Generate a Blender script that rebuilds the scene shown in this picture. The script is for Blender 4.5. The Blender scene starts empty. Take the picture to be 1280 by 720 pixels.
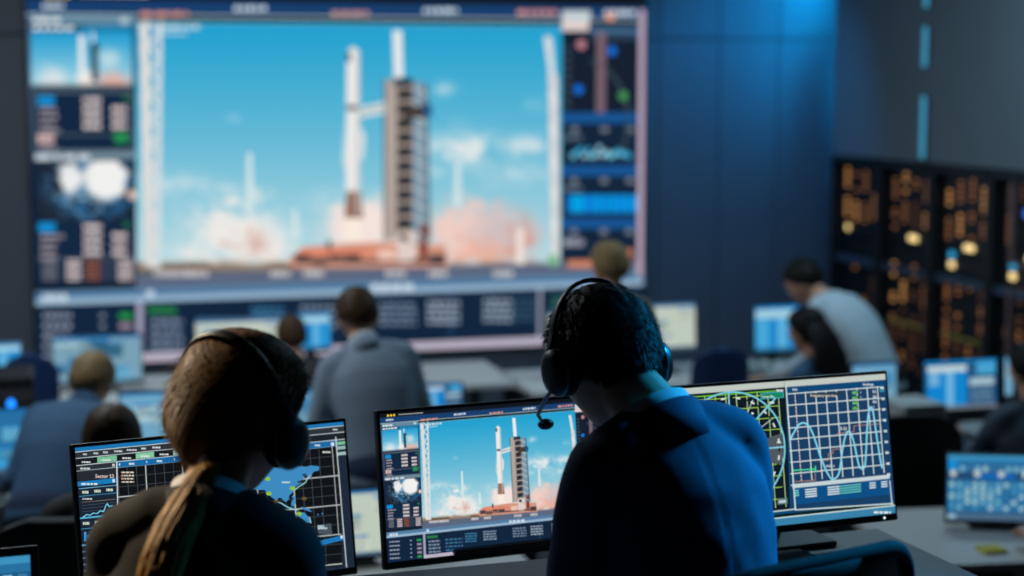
import bpy, bmesh, math, random
import numpy as np
from mathutils import Vector, Matrix, Euler, noise
R = math.radians
random.seed(7); np.random.seed(7)
scene = bpy.context.scene
COL = scene.collection

# ------------------------------------------------------------------ camera
CAMZ = 1.75; FPX = 2200.0; PITCH = math.atan(260.0/FPX)
cam_d = bpy.data.cameras.new('camera'); cam = bpy.data.objects.new('camera', cam_d); COL.objects.link(cam)
cam.location = (0, 0, CAMZ); cam.rotation_euler = (math.pi/2 - PITCH, 0, 0)
cam_d.sensor_width = 36.0; cam_d.lens = FPX/1280*36.0
cam_d.dof.use_dof = True; cam_d.dof.focus_distance = 3.42; cam_d.dof.aperture_fstop = 2.0
cam_d.clip_start = 0.05; cam_d.clip_end = 100
scene.camera = cam
# ------------------------------------------------------------------ world, colour management
w = bpy.data.worlds.new('world'); scene.world = w; w.use_nodes = True
w.node_tree.nodes['Background'].inputs[0].default_value = (0.20, 0.34, 0.52, 1)
w.node_tree.nodes['Background'].inputs[1].default_value = 0.035
vs = scene.view_settings
vs.view_transform = 'Standard'; vs.look = 'None'; vs.exposure = 0.0; vs.gamma = 1.0; vs.use_curve_mapping = False
# ------------------------------------------------------------------ large lamps (fixtures are built with the ceiling below)
def lamp(name, typ, loc, target, energy, color, size=0.3, size_y=None, spot=60, blend=0.6):
    l = bpy.data.lights.new(name, typ); l.energy = energy; l.color = color
    if typ == 'AREA':
        l.size = size
        if size_y: l.shape = 'RECTANGLE'; l.size_y = size_y
    elif typ == 'SPOT':
        l.spot_size = R(spot); l.spot_blend = blend; l.shadow_soft_size = size
    o = bpy.data.objects.new(name, l); COL.objects.link(o); o.location = loc
    o.rotation_euler = (Vector(target) - Vector(loc)).to_track_quat('-Z', 'Y').to_euler()
    return o
CEIL = 3.3; FLOOR2 = -0.65; YAW = R(16.0)
CX, CY = 2.35, 13.0                                   # far right corner of the room
def room(u, v, z=0.0):                                # u along the video wall from the corner, v towards the camera
    return Vector((CX + u*math.cos(YAW) + v*math.sin(YAW), CY + u*math.sin(YAW) - v*math.cos(YAW), z))
SPOTS = [  # name, location, target, energy, colour, radius, cone
 ('blue_spot_desk', (2.75, 4.45, 2.75), (0.60, 2.95, 1.0), 2200, (0.01, 0.42, 1.0), 0.28, 18),
 ('blue_spot_wall', tuple(room(-1.2, 1.3, 3.1)), tuple(room(-0.8, 0.0, 0.6)), 85, (0.02, 0.36, 1.0), 0.10, 78),
 ('white_spot_left', (-2.45, 3.85, 2.5), (-0.58, 2.58, 1.14), 430, (1.0, 0.80, 0.55), 0.06, 19),
]
for s in SPOTS: lamp(s[0], 'SPOT', s[1], s[2], s[3], s[4], size=s[5], spot=s[6], blend=0.8)
PANELS = [  # ceiling light panels over the lower floor
 ((-2.6, 6.6, CEIL-0.07), 60, (0.80, 0.92, 1.0)), ((-2.2, 8.6, CEIL-0.07), 34, (0.85, 0.93, 1.0)), ((1.9, 8.6, CEIL-0.07), 40, (0.5, 0.82, 1.0)),
]
for p, e, c in PANELS:
    l = lamp('ceiling_panel_light', 'AREA', p, (p[0], p[1], 0), e, c, size=1.2, size_y=0.6)

led = lamp('corner_light', 'AREA', room(-0.06, 0.45, 2.45), room(-0.75, 0.0, 2.35), 33, (0.0, 0.44, 1.0), size=0.05, size_y=1.7)
# ------------------------------------------------------------------ helpers
def at(px, py, Y):
    d = Vector((0, math.cos(PITCH), -math.sin(PITCH))) + Vector((1, 0, 0))*((px-640)/FPX) + Vector((0, math.sin(PITCH), math.cos(PITCH)))*((360-py)/FPX)
    return Vector((0, 0, CAMZ)) + d*(Y/d.y)
def on_z(px, py, z):
    d = Vector((0, math.cos(PITCH), -math.sin(PITCH))) + Vector((1, 0, 0))*((px-640)/FPX) + Vector((0, math.sin(PITCH), math.cos(PITCH)))*((360-py)/FPX)
    return Vector((0, 0, CAMZ)) + d*((z-CAMZ)/d.z)
def lin(c):
    return tuple(((v/255)/12.92 if v/255 <= 0.04045 else ((v/255+0.055)/1.055)**2.4) for v in c[:3])
MATS = {}
def mat(name, col, rough=0.6, metal=0.0, nscale=0, namt=0.15, bump=0.0, bscale=200, spec=0.5, sheen=0.0, stretch=None):
    if name in MATS: return MATS[name]
    m = bpy.data.materials.new(name); m.use_nodes = True; nt = m.node_tree; b = nt.nodes['Principled BSDF']
    c = lin(col); b.inputs['Base Color'].default_value = (*c, 1); b.inputs['Roughness'].default_value = rough
    b.inputs['Metallic'].default_value = metal; b.inputs['Specular IOR Level'].default_value = spec
    if sheen: b.inputs['Sheen Weight'].default_value = sheen
    tc = nt.nodes.new('ShaderNodeTexCoord'); mp = nt.nodes.new('ShaderNodeMapping'); nt.links.new(tc.outputs['Object'], mp.inputs[0])
    if stretch: mp.inputs['Scale'].default_value = stretch
    if nscale:
        n = nt.nodes.new('ShaderNodeTexNoise'); n.inputs['Scale'].default_value = nscale; n.inputs['Detail'].default_value = 4
        nt.links.new(mp.outputs[0], n.inputs['Vector'])
        r = nt.nodes.new('ShaderNodeMix'); r.data_type = 'RGBA'
        r.inputs[6].default_value = (*[v*(1-namt) for v in c], 1); r.inputs[7].default_value = (*[min(1, v*(1+namt)) for v in c], 1)
        nt.links.new(n.outputs['Fac'], r.inputs[0]); nt.links.new(r.outputs[2], b.inputs['Base Color'])
    if bump:
        n2 = nt.nodes.new('ShaderNodeTexNoise'); n2.inputs['Scale'].default_value = bscale; n2.inputs['Detail'].default_value = 2
        nt.links.new(mp.outputs[0], n2.inputs['Vector'])
        bp = nt.nodes.new('ShaderNodeBump'); bp.inputs['Strength'].default_value = bump; bp.inputs['Distance'].default_value = 0.002
        nt.links.new(n2.outputs['Fac'], bp.inputs['Height']); nt.links.new(bp.outputs[0], b.inputs['Normal'])
    MATS[name] = m; return m
def emat(name, col, strength=1.0):
    if name in MATS: return MATS[name]
    m = bpy.data.materials.new(name); m.use_nodes = True; nt = m.node_tree; b = nt.nodes['Principled BSDF']
    b.inputs['Base Color'].default_value = (0.02, 0.02, 0.02, 1); b.inputs['Roughness'].default_value = 0.4
    b.inputs['Emission Color'].default_value = (*lin(col), 1); b.inputs['Emission Strength'].default_value = strength
    MATS[name] = m; return m
def screen_material():
    m = bpy.data.materials.new('screen_picture'); m.use_nodes = True; nt = m.node_tree
    for n in list(nt.nodes): nt.nodes.remove(n)
    a = nt.nodes.new('ShaderNodeAttribute'); a.attribute_name = 'Col'
    e = nt.nodes.new('ShaderNodeEmission'); e.inputs[1].default_value = 1.0
    o = nt.nodes.new('ShaderNodeOutputMaterial')
    nt.links.new(a.outputs['Color'], e.inputs[0]); nt.links.new(e.outputs[0], o.inputs[0])
    return m
SCREEN = screen_material()

def tag(o, label=None, cat=None, group=None, kind=None):
    if label: o['label'] = label
    if cat: o['category'] = cat
    if group: o['group'] = group
    if kind: o['kind'] = kind
    return o
def empty(name, loc=(0,0,0), rz=0.0):
    o = bpy.data.objects.new(name, None); COL.objects.link(o); o.location = loc; o.rotation_euler = (0, 0, rz); o.empty_display_size = 0.1
    return o
def link(name, me, m, parent=None, loc=None, rot=None, smooth=False):
    o = bpy.data.objects.new(name, me); COL.objects.link(o)
    if m is not None and not me.materials: me.materials.append(m)
    if parent: o.parent = parent
    if loc is not None: o.location = loc
    if rot is not None: o.rotation_euler = rot
    if smooth:
        me.polygons.foreach_set('use_smooth', [True]*len(me.polygons))
    return o
class MB:
    """collects shapes into one mesh"""
    def __init__(s): s.bm = bmesh.new()
    def box(s, c, d, rot=None, bev=0.0, seg=2):
        M = Matrix.Translation(Vector(c)) @ ((rot.to_matrix().to_4x4() if rot else Matrix()) @ Matrix.Diagonal((*d, 1)))
        if bev > 0:
            b2 = bmesh.new(); bmesh.ops.create_cube(b2, size=1.0, matrix=Matrix.Diagonal((*d, 1)))
            bmesh.ops.bevel(b2, geom=b2.edges[:], offset=min(bev, min(d)*0.45), segments=seg, affect='EDGES', profile=0.6)
            me = bpy.data.meshes.new('t'); b2.to_mesh(me); b2.free()
            me.transform(Matrix.Translation(Vector(c)) @ (rot.to_matrix().to_4x4() if rot else Matrix()))
            s.bm.from_mesh(me); bpy.data.meshes.remove(me)
        else:
            bmesh.ops.create_cube(s.bm, size=1.0, matrix=M)
        return s
    def tube(s, pts, rad, n=12, xhint=Vector((1,0,0)), caps=True, round_caps=False):
        """loft of elliptic rings; rad entries are r or (rx, ry)"""
        pts = [Vector(p) for p in pts]; N = len(pts)
        rad = [(r, r) if not isinstance(r, (tuple, list)) else r for r in rad]
        if round_caps:
            P, Q = [], []
            d0 = (pts[0]-pts[1]).normalized(); d1 = (pts[-1]-pts[-2]).normalized()
            r0 = min(rad[0]); r1 = min(rad[-1])
            for a in (80, 50, 25): P.append(pts[0] + d0*r0*math.sin(R(a))); Q.append((rad[0][0]*math.cos(R(a)), rad[0][1]*math.cos(R(a))))
            P += pts; Q += rad
            for a in (25, 50, 80): P.append(pts[-1] + d1*r1*math.sin(R(a))); Q.append((rad[-1][0]*math.cos(R(a)), rad[-1][1]*math.cos(R(a))))
            pts, rad = P, Q; N = len(pts)
        rings = []
        for i in range(N):
            t = (pts[min(i+1, N-1)] - pts[max(i-1, 0)]).normalized()
            x = xhint - t*xhint.dot(t)
            if x.length < 1e-4: x = Vector((0,1,0)) - t*t.y
            x.normalize(); y = t.cross(x)
            rings.append([s.bm.verts.new(pts[i] + x*rad[i][0]*math.cos(2*math.pi*k/n) + y*rad[i][1]*math.sin(2*math.pi*k/n)) for k in range(n)])
        for i in range(N-1):
            for k in range(n):
                s.bm.faces.new((rings[i][k], rings[i][(k+1)%n], rings[i+1][(k+1)%n], rings[i+1][k]))
        if caps:
            s.bm.faces.new(rings[0][::-1]); s.bm.faces.new(rings[-1])
        return s
    def ell(s, c, r, rot=None, u=20, v=12):
        M = Matrix.Translation(Vector(c)) @ (rot.to_matrix().to_4x4() if rot else Matrix()) @ Matrix.Diagonal((*r, 1))
        bmesh.ops.create_uvsphere(s.bm, u_segments=u, v_segments=v, radius=1.0, matrix=M); return s
    def lathe(s, prof, M=None, n=24):
        M = M or Matrix(); rings = []
        for (r, z) in prof:
            rings.append([s.bm.verts.new(M @ Vector((r*math.cos(2*math.pi*k/n), r*math.sin(2*math.pi*k/n), z))) for k in range(n)])
        for i in range(len(prof)-1):
            for k in range(n): s.bm.faces.new((rings[i][k], rings[i][(k+1)%n], rings[i+1][(k+1)%n], rings[i+1][k]))
        s.bm.faces.new(rings[0][::-1]); s.bm.faces.new(rings[-1]); return s
    def mesh(s, name='m', smooth=False):
        bmesh.ops.recalc_face_normals(s.bm, faces=s.bm.faces[:])
        me = bpy.data.meshes.new(name); s.bm.to_mesh(me); s.bm.free()
        if smooth: me.polygons.foreach_set('use_smooth', [True]*len(me.polygons))
        return me
    def build(s, name, m, parent=None, loc=None, rot=None, smooth=False):
        return link(name, s.mesh(name, smooth), m, parent, loc, rot)
def remesh(me, voxel, smooth=4, fac=0.5):
    o = bpy.data.objects.new('tmp', me); COL.objects.link(o)
    r = o.modifiers.new('r', 'REMESH'); r.mode = 'VOXEL'; r.voxel_size = voxel; r.adaptivity = 0
    if smooth:
        sm = o.modifiers.new('s', 'SMOOTH'); sm.factor = fac; sm.iterations = smooth
    dg = bpy.context.evaluated_depsgraph_get(); dg.update()
    out = bpy.data.meshes.new_from_object(o.evaluated_get(dg))
    bpy.data.objects.remove(o); bpy.data.meshes.remove(me)
    out.polygons.foreach_set('use_smooth', [True]*len(out.polygons))
    return out
def homography(src, dst):
    A = []; B = []
    for (x, y), (u, v) in zip(src, dst):
        A.append([x, y, 1, 0, 0, 0, -u*x, -u*y]); B.append(u)
        A.append([0, 0, 0, x, y, 1, -v*x, -v*y]); B.append(v)
    h = np.linalg.solve(np.array(A, float), np.array(B, float)); H = np.append(h, 1).reshape(3, 3)
    return lambda x, y: tuple((H @ np.array([x, y, 1.0]))[:2] / (H @ np.array([x, y, 1.0]))[2])
TEXTS = {}
def text_shape(s):
    if s in TEXTS: return TEXTS[s]
    cu = bpy.data.curves.new('t', 'FONT'); cu.body = s; cu.resolution_u = 2; cu.offset = 0.012
    o = bpy.data.objects.new('t', cu); COL.objects.link(o)
    dg = bpy.context.evaluated_depsgraph_get(); dg.update()
    me = bpy.data.meshes.new_from_object(o.evaluated_get(dg))
    V = [(v.co.x, v.co.y) for v in me.vertices]; F = [tuple(p.vertices) for p in me.polygons]
    bpy.data.objects.remove(o); bpy.data.curves.remove(cu); bpy.data.meshes.remove(me)
    TEXTS[s] = (V, F); return V, F
class Canvas:
    """flat luminous picture of a display: unit square, x right, y down, thin print layers"""
    def __init__(s, asp=16/9, conv=None): s.V = []; s.F = []; s.C = []; s.asp = asp; s.conv = conv or (lambda x, y: (x, y))
    def _add(s, pts, faces, col, L):
        q = [s.conv(*p) for p in pts]
        if min(min(a) for a in q) < 0 or max(max(a) for a in q) > 1:      # nothing runs over the edge of the display
            if len(faces) == 1 and not isinstance(col, list):
                for ax, lim, sg in ((0, 0, 1), (0, 1, -1), (1, 0, 1), (1, 1, -1)):
                    o = []
                    for i in range(len(q)):
                        a, b_ = q[i-1], q[i]; da, db = (a[ax]-lim)*sg, (b_[ax]-lim)*sg
                        if da*db < 0: t = da/(da-db); o.append((a[0]+(b_[0]-a[0])*t, a[1]+(b_[1]-a[1])*t))
                        if db >= 0: o.append(b_)
                    q = o
                    if len(q) < 3: return
                faces = [tuple(range(len(q)))[::-1]]
            else: q = [(min(1, max(0, a)), min(1, max(0, b_))) for a, b_ in q]
        b = len(s.V)
        for i, p in enumerate(q):
            u, v = p; s.V.append((u-0.5, -L*0.00012, 0.5-v))
            s.C.append(lin(col[i]) if isinstance(col, list) else lin(col))
        s.F += [tuple(b+k for k in f) for f in faces]
    def poly(s, pts, col, L=2): s._add(pts, [tuple(range(len(pts)))[::-1]], col, L)
    def rect(s, x0, y0, x1, y1, col, L=2): s._add([(x0,y0),(x1,y0),(x1,y1),(x0,y1)], [(3,2,1,0)], col, L)
    def frame(s, x0, y0, x1, y1, wx, wy, col, L=3):
        s.rect(x0,y0,x1,y0+wy,col,L); s.rect(x0,y1-wy,x1,y1,col,L); s.rect(x0,y0,x0+wx,y1,col,L); s.rect(x1-wx,y0,x1,y1,col,L)
    def line(s, pts, wd, col, L=3):
        for (x0,y0),(x1,y1) in zip(pts[:-1], pts[1:]):
            dx, dy = x1-x0, y1-y0; l = math.hypot(dx, dy) or 1; nx, ny = -dy/l*wd/2, dx/l*wd/2
            ex, ey = dx/l*wd*0.25, dy/l*wd*0.25
            s.poly([(x0+nx-ex,y0+ny-ey),(x1+nx+ex,y1+ny+ey),(x1-nx+ex,y1-ny+ey),(x0-nx-ex,y0-ny-ey)], col, L)
    def disc(s, x, y, rx, ry, col, L=3, n=20): s.poly([(x+rx*math.cos(2*math.pi*k/n), y+ry*math.sin(2*math.pi*k/n)) for k in range(n)], col, L)
    def words(s, x, y, wd, h, col, L=4, dens=0.75):
        """a line of print too small to read"""
        X = x
        while X < x+wd:
            l = wd*random.uniform(0.1, 0.3); e = min(X+l, x+wd)
            s.rect(X, y, e, y+h, col, L); X = e + wd*0.06
    def text(s, body, x, y, h, col, L=4, sx=1.0):
        V, F = text_shape(body)
        s._add([(x+v[0]*h*sx, y-v[1]*h) for v in V], F, col, L)
    def grid(s, x0, y0, x1, y1, nx, ny, fn, L=1):
        xs = np.linspace(x0, x1, nx+1); ys = np.linspace(y0, y1, ny+1)
        pts = [(x, y) for y in ys for x in xs]; X, Y = np.meshgrid(xs, ys)
        C = np.clip(fn(X.ravel(), Y.ravel()), 0, 255)
        f = [(j*(nx+1)+i, (j+1)*(nx+1)+i, (j+1)*(nx+1)+i+1, j*(nx+1)+i+1) for j in range(ny) for i in range(nx)]
        s._add(pts, f, [tuple(c) for c in C], L)
    def mesh(s, name):
        me = bpy.data.meshes.new(name); me.from_pydata(s.V, [], s.F)
        ca = me.color_attributes.new('Col', 'FLOAT_COLOR', 'POINT')
        ca.data.foreach_set('color', np.array([(*c, 1) for c in s.C], dtype=np.float32).ravel())
        me.materials.append(SCREEN); return me
# ------------------------------------------------------------------ materials
M_wall = mat('wall_paint_grey', (88, 92, 98), 0.75, nscale=3, namt=0.08)
M_panel = mat('wall_panel_slate', (92, 100, 112), 0.6, nscale=2, namt=0.08)
M_side = mat('wall_side_paint', (112, 122, 130), 0.7, nscale=2, namt=0.08)
M_floor = mat('carpet_dark', (52, 54, 58), 0.95, nscale=60, namt=0.25, bump=0.3)
M_ceil = mat('ceiling_black', (30, 31, 34), 0.9, nscale=5, namt=0.1)
M_black = mat('black_plastic', (17, 17, 19), 0.42, nscale=40, namt=0.1, bump=0.05, bscale=900)
M_gloss = mat('black_gloss', (10, 10, 12), 0.18)
M_dgrey = mat('dark_grey_plastic', (48, 50, 54), 0.5, nscale=30, namt=0.08)
M_grey = mat('grey_plastic', (120, 124, 130), 0.5, nscale=30, namt=0.06)
M_steel = mat('brushed_steel', (150, 152, 156), 0.35, metal=1.0, nscale=80, namt=0.1)
M_desk = mat('desk_laminate_grey', (150, 156, 162), 0.5, nscale=14, namt=0.05)
M_deskw = mat('desk_laminate_white', (205, 206, 205), 0.45, nscale=14, namt=0.04)
M_fabric = mat('chair_fabric_black', (26, 26, 28), 0.9, nscale=120, namt=0.3, bump=0.3, bscale=500)
M_fabg = mat('chair_fabric_grey', (58, 60, 62), 0.9, nscale=120, namt=0.2, bump=0.3, bscale=500)
M_fabb = mat('chair_fabric_blue', (24, 60, 110), 0.85, nscale=120, namt=0.2, bump=0.3, bscale=500)
# ------------------------------------------------------------------ the room
def slab(name, poly, z0, z1, m, label=None):
    me = bpy.data.meshes.new(name); n = len(poly)
    V = [(p.x, p.y, z0) for p in poly] + [(p.x, p.y, z1) for p in poly]
    F = [tuple(range(n))[::-1], tuple(range(n, 2*n))] + [(i, (i+1)%n, n+(i+1)%n, n+i) for i in range(n)]
    me.from_pydata(V, [], F); bm = bmesh.new(); bm.from_mesh(me); bmesh.ops.recalc_face_normals(bm, faces=bm.faces[:]); bm.to_mesh(me); bm.free()
    o = link(name, me, m); tag(o, label, None, None, 'structure'); return o
VSTEP = 8.55      # room depth (from the video wall) at which the upper floor ends
fl = slab('floor', [room(-9.5, -0.3), room(1.2, -0.3), room(1.2, VSTEP), room(-9.5, VSTEP)], FLOOR2-0.2, FLOOR2, M_floor, 'dark carpet of the lower floor in front of the video wall')
fu = slab('floor', [room(-9.5, VSTEP), room(1.2, VSTEP), room(1.2, 15.5), room(-9.5, 15.5)], FLOOR2-0.2, 0.0, M_floor, 'dark carpet of the raised floor under the front desk')
slab('ceiling', [room(-9.5, -0.3), room(1.2, -0.3), room(1.2, 15.5), room(-9.5, 15.5)], CEIL, CEIL+0.15, M_ceil, 'black ceiling of the control room')
wb = slab('wall_back', [room(-9.5, 0.03), room(0.3, 0.03), room(0.3, -0.25), room(-9.5, -0.25)], FLOOR2, CEIL, M_wall, 'grey back wall that carries the video wall')
slab('wall_left', [room(-9.5, -0.25), room(-9.2, -0.25), room(-9.2, 15.5), room(-9.5, 15.5)], FLOOR2, CEIL, M_wall, 'dark grey left wall')
slab('wall_right', [room(-0.28, 0.6), room(-0.28, 15.5), room(1.0, 15.5), room(1.0, 0.6)], 1.235, CEIL, M_side, 'slate grey side wall above the server racks')
slab('wall_right', [room(0.67, 0.6), room(0.67, 15.5), room(1.2, 15.5), room(1.2, 0.6)], FLOOR2, 1.235, M_wall, 'recessed wall behind the server racks')
# panels of the back wall, each with its own edges
SW = 4.27; PW = 0.46
pz = [(FLOOR2, 2.035), (2.045, CEIL)]
pm = MB().box((0, 0, 0), (PW-0.008, 0.03, 2.685), bev=0.004, seg=1).mesh('wall_panel'); pm.materials.append(M_panel)
pm2 = MB().box((0, 0, 0), (PW-0.008, 0.03, CEIL-2.045), bev=0.004, seg=1).mesh('wall_panel'); pm2.materials.append(M_panel)
u = -PW/2
while u > -7.2:
    for me, zc in ((pm, FLOOR2+2.685/2), (pm2, (2.045+CEIL)/2)):
        p = room(u, 0.045, zc); link('wall_panel', me, None, wb, p, (0, 0, YAW))
    u -= PW
# glowing strips that imitate light reflected in the side wall's panel gaps
M_slot = emat('gap_reflection_glow', (58, 140, 175), 1.1)
slab('wall_right', [room(0.06, 0.06), room(0.06, 0.6), room(0.3, 0.6), room(0.3, 0.06)], FLOOR2, CEIL, M_wall, 'end of the corner recess behind the side wall')
slab('wall_right', [room(-0.28, 3.375), room(-0.28, 15.5), room(0.67, 15.5), room(0.67, 3.375)], FLOOR2, 1.235, M_side, 'slate grey side wall beside the server racks')
def on_right_wall(L, z, off=0.28): p = room(-off, L, z); return p
for z0, z1, lb in ((2.20, 2.62, 'top'), (1.83, 2.08, 'middle'), (1.26, 1.65, 'lowest, just above the server racks')):
    t = empty('gap_reflection', on_right_wall(1.886, z0), YAW - math.pi/2)
    tag(t, 'upright cyan reflection in a side wall panel gap, made as a glowing strip, ' + {'top': 'topmost of three, cut by the frame', 'middle': 'middle one of three'}.get(lb, lb), 'gap reflection', 'glowing gap reflections above the racks')
    MB().box((0, -0.006, (z1-z0)/2), (0.066, 0.02, z1-z0+0.016), bev=0.004).build('housing', M_dgrey, t)
    MB().box((0, -0.018, (z1-z0)/2), (0.048, 0.01, z1-z0), bev=0.003).build('diffuser', M_slot, t)
# upright blue light tube in the recess between the back wall and the side wall
t = empty('light_tube', room(-0.03, 0.45, 1.5), YAW); tag(t, 'upright blue light tube in the corner recess', 'light tube')
MB().tube([(0, 0, 0.06), (0, 0, 1.78)], [0.013, 0.013], n=12).build('tube', emat('tube_blue', (20, 120, 255), 1.0), t)
for z in (0.03, 1.81): MB().box((0, 0, z), (0.035, 0.035, 0.06), bev=0.004).build('socket', M_dgrey, t)
MB().box((0.03, 0, 0.92), (0.02, 0.06, 1.84), bev=0.003).build('back_plate', M_dgrey, t)
# ceiling fixtures of the lamps
for i, (s, lb) in enumerate(zip(SPOTS, ('blue ceiling spotlight right of the front desk', 'blue ceiling spotlight washing the back wall', 'warm ceiling spotlight left of the front desk'))):
    P = Vector(s[1]); d = (Vector(s[2])-P).normalized(); q = d.to_track_quat('-Z', 'Y')
    t = empty('ceiling_spotlight', (P.x, P.y, CEIL)); tag(t, lb, 'spotlight')
    MB().lathe([(0.05, -0.02), (0.05, 0.0)], n=20).build('mount_plate', M_black, t)
    MB().tube([(0, 0, -0.02), (0, 0, P.z-CEIL+0.1)], [0.012, 0.012]).build('stem', M_black, t)
    M = Matrix.Translation(P-Vector((P.x, P.y, CEIL))) @ q.to_matrix().to_4x4()
    b = MB()       # open can behind the lamp
    b.lathe([(0.065, 0.03), (0.06, 0.16), (0.02, 0.17)], M, 24); b.build('lamp_can', M_black, t)
for i, (p, e, c) in enumerate(PANELS):
    t = empty('ceiling_panel', (p[0], p[1], CEIL)); tag(t, 'flat ceiling light panel over the ' + ['left desks', 'middle of the lower floor', 'right desks'][i], 'ceiling light', 'ceiling light panels')
    MB().box((0, 0, -0.02), (1.26, 0.66, 0.04), bev=0.006).build('panel_frame', M_grey, t)
    MB().box((0, 0, -0.042), (1.18, 0.58, 0.006)).build('diffuser', emat('panel_diffuser', (190, 210, 225), 1.5), t)
# ------------------------------------------------------------------ server racks in the side wall
M_rack = mat('rack_steel_black', (22, 24, 28), 0.5, nscale=20, namt=0.15)
M_unit = mat('server_face', (16, 18, 22), 0.45, nscale=30, namt=0.2)
M_amb = [emat('led_amber_bright', (250, 178, 104), 0.62), emat('led_amber', (232, 155, 96), 0.32), emat('led_amber_dim', (200, 135, 92), 0.16)]
M_warm = emat('indicator_warm', (255, 222, 150), 1.5); M_cyan = emat('indicator_cyan', (40, 150, 200), 1.3)
M_olive = emat('indicator_olive', (140, 140, 64), 0.2); M_blue = emat('indicator_blue', (40, 90, 200), 1.6)
RW = 0.69; RH = 1.87
rk_lb = ['server rack in the far corner, partly behind the man in the white shirt', 'second server rack from the far corner, with bright amber columns',
         'third server rack from the far corner, with a cyan lamp', 'nearest server rack with pink-edged glass doors and a blue lamp']
for i in range(4):
    t = empty('server_rack', on_right_wall(0.60 + RW*i + RW/2, FLOOR2), YAW - math.pi/2)
    tag(t, rk_lb[i], 'server rack', 'server racks in the side wall')
    b = MB()
    b.box((-RW/2+0.02, 0.44, RH/2), (0.04, 0.9, RH)); b.box((RW/2-0.02, 0.44, RH/2), (0.04, 0.9, RH))
    b.box((0, 0.44, RH-0.02), (RW, 0.9, 0.04)); b.box((0, 0.44, 0.04), (RW, 0.9, 0.08)); b.box((0, 0.88, RH/2), (RW, 0.02, RH))
    b.build('cabinet', M_rack, t)
    unit = MB().box((0, 0, 0), (RW-0.09, 0.5, 0.118), bev=0.006).mesh('server_unit')
    for k in range(14): link('server_unit', unit, M_unit, t, (0, 0.30, 0.15+k*0.124))
    MB().box((0, 0.028, 1.17), (RW-0.09, 0.03, 0.05), bev=0.005).build('cable_shelf', mat('shelf_blue_grey', (60, 78, 100), 0.5), t)
    # amber light columns
    rnd = random.Random(40+i); strips = {0: MB(), 1: MB(), 2: MB()}
    cols = [-0.2, -0.065, 0.07, 0.205]
    def leds(x, za, zb, lv):
        z = za
        while z < zb:
            strips[lv].box((x, 0.046, z-FLOOR2), (0.027, 0.012, 0.02)) if rnd.random() < .85 else None; z += 0.036
    for c, x in enumerate(cols):
        for (za, zb) in ((0.80, 0.98), (1.01, 1.15), (0.32, 0.44), (0.46, 0.56), (0.02, 0.14), (-0.12, 0.0), (0.2, 0.3)):
            if rnd.random() < (0.93 if i in (1, 2) else 0.6):
                o = rnd.uniform(-0.02, 0.03); lv = rnd.choice((0, 1, 1, 2) if za > 0.3 and i < 3 else (1, 2, 2))
                leds(x, za+o, zb+o - (0.06 if rnd.random() < .3 else 0), lv)
    for k, sb in strips.items():
        if len(sb.bm.verts): o = sb.build('status_lights', M_amb[k], t); o['kind'] = 'stuff'
        else: sb.bm.free()
    def ind(x, z, wx, wz, m, nm='indicator_lamp'): MB().box((x, 0.045, z-FLOOR2), (wx, 0.014, wz), bev=0.003).build(nm, m, t)
    ind(0.05 if i else -0.18, 0.735, 0.10 if i else 0.03, 0.036, M_warm)
    if i >= 2: ind(-0.15, 0.615, 0.05, 0.04, M_warm); ind(-0.15, 0.675, 0.05, 0.04, M_cyan)
    if i in (1, 2): ind(0.0, 0.17, 0.5, 0.02, M_olive)
    if i == 3:
        ind(0.02, 0.99, 0.12, 0.05, M_blue)
        dm = mat('door_frame_rose', (130, 100, 100), 0.4)
        for z0, z1 in ((0.70, 1.2), (0.12, 0.56)):
            MB().box((0.0, 0.01, 0), (0.018, 0.02, z1-z0)).build('door_stile', dm, t, (-0.12, 0, (z0+z1)/2-FLOOR2))
            MB().box((0, 0.01, 0), (0.44, 0.02, 0.018)).build('door_rail', dm, t, (0.1, 0, z0-FLOOR2))
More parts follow.
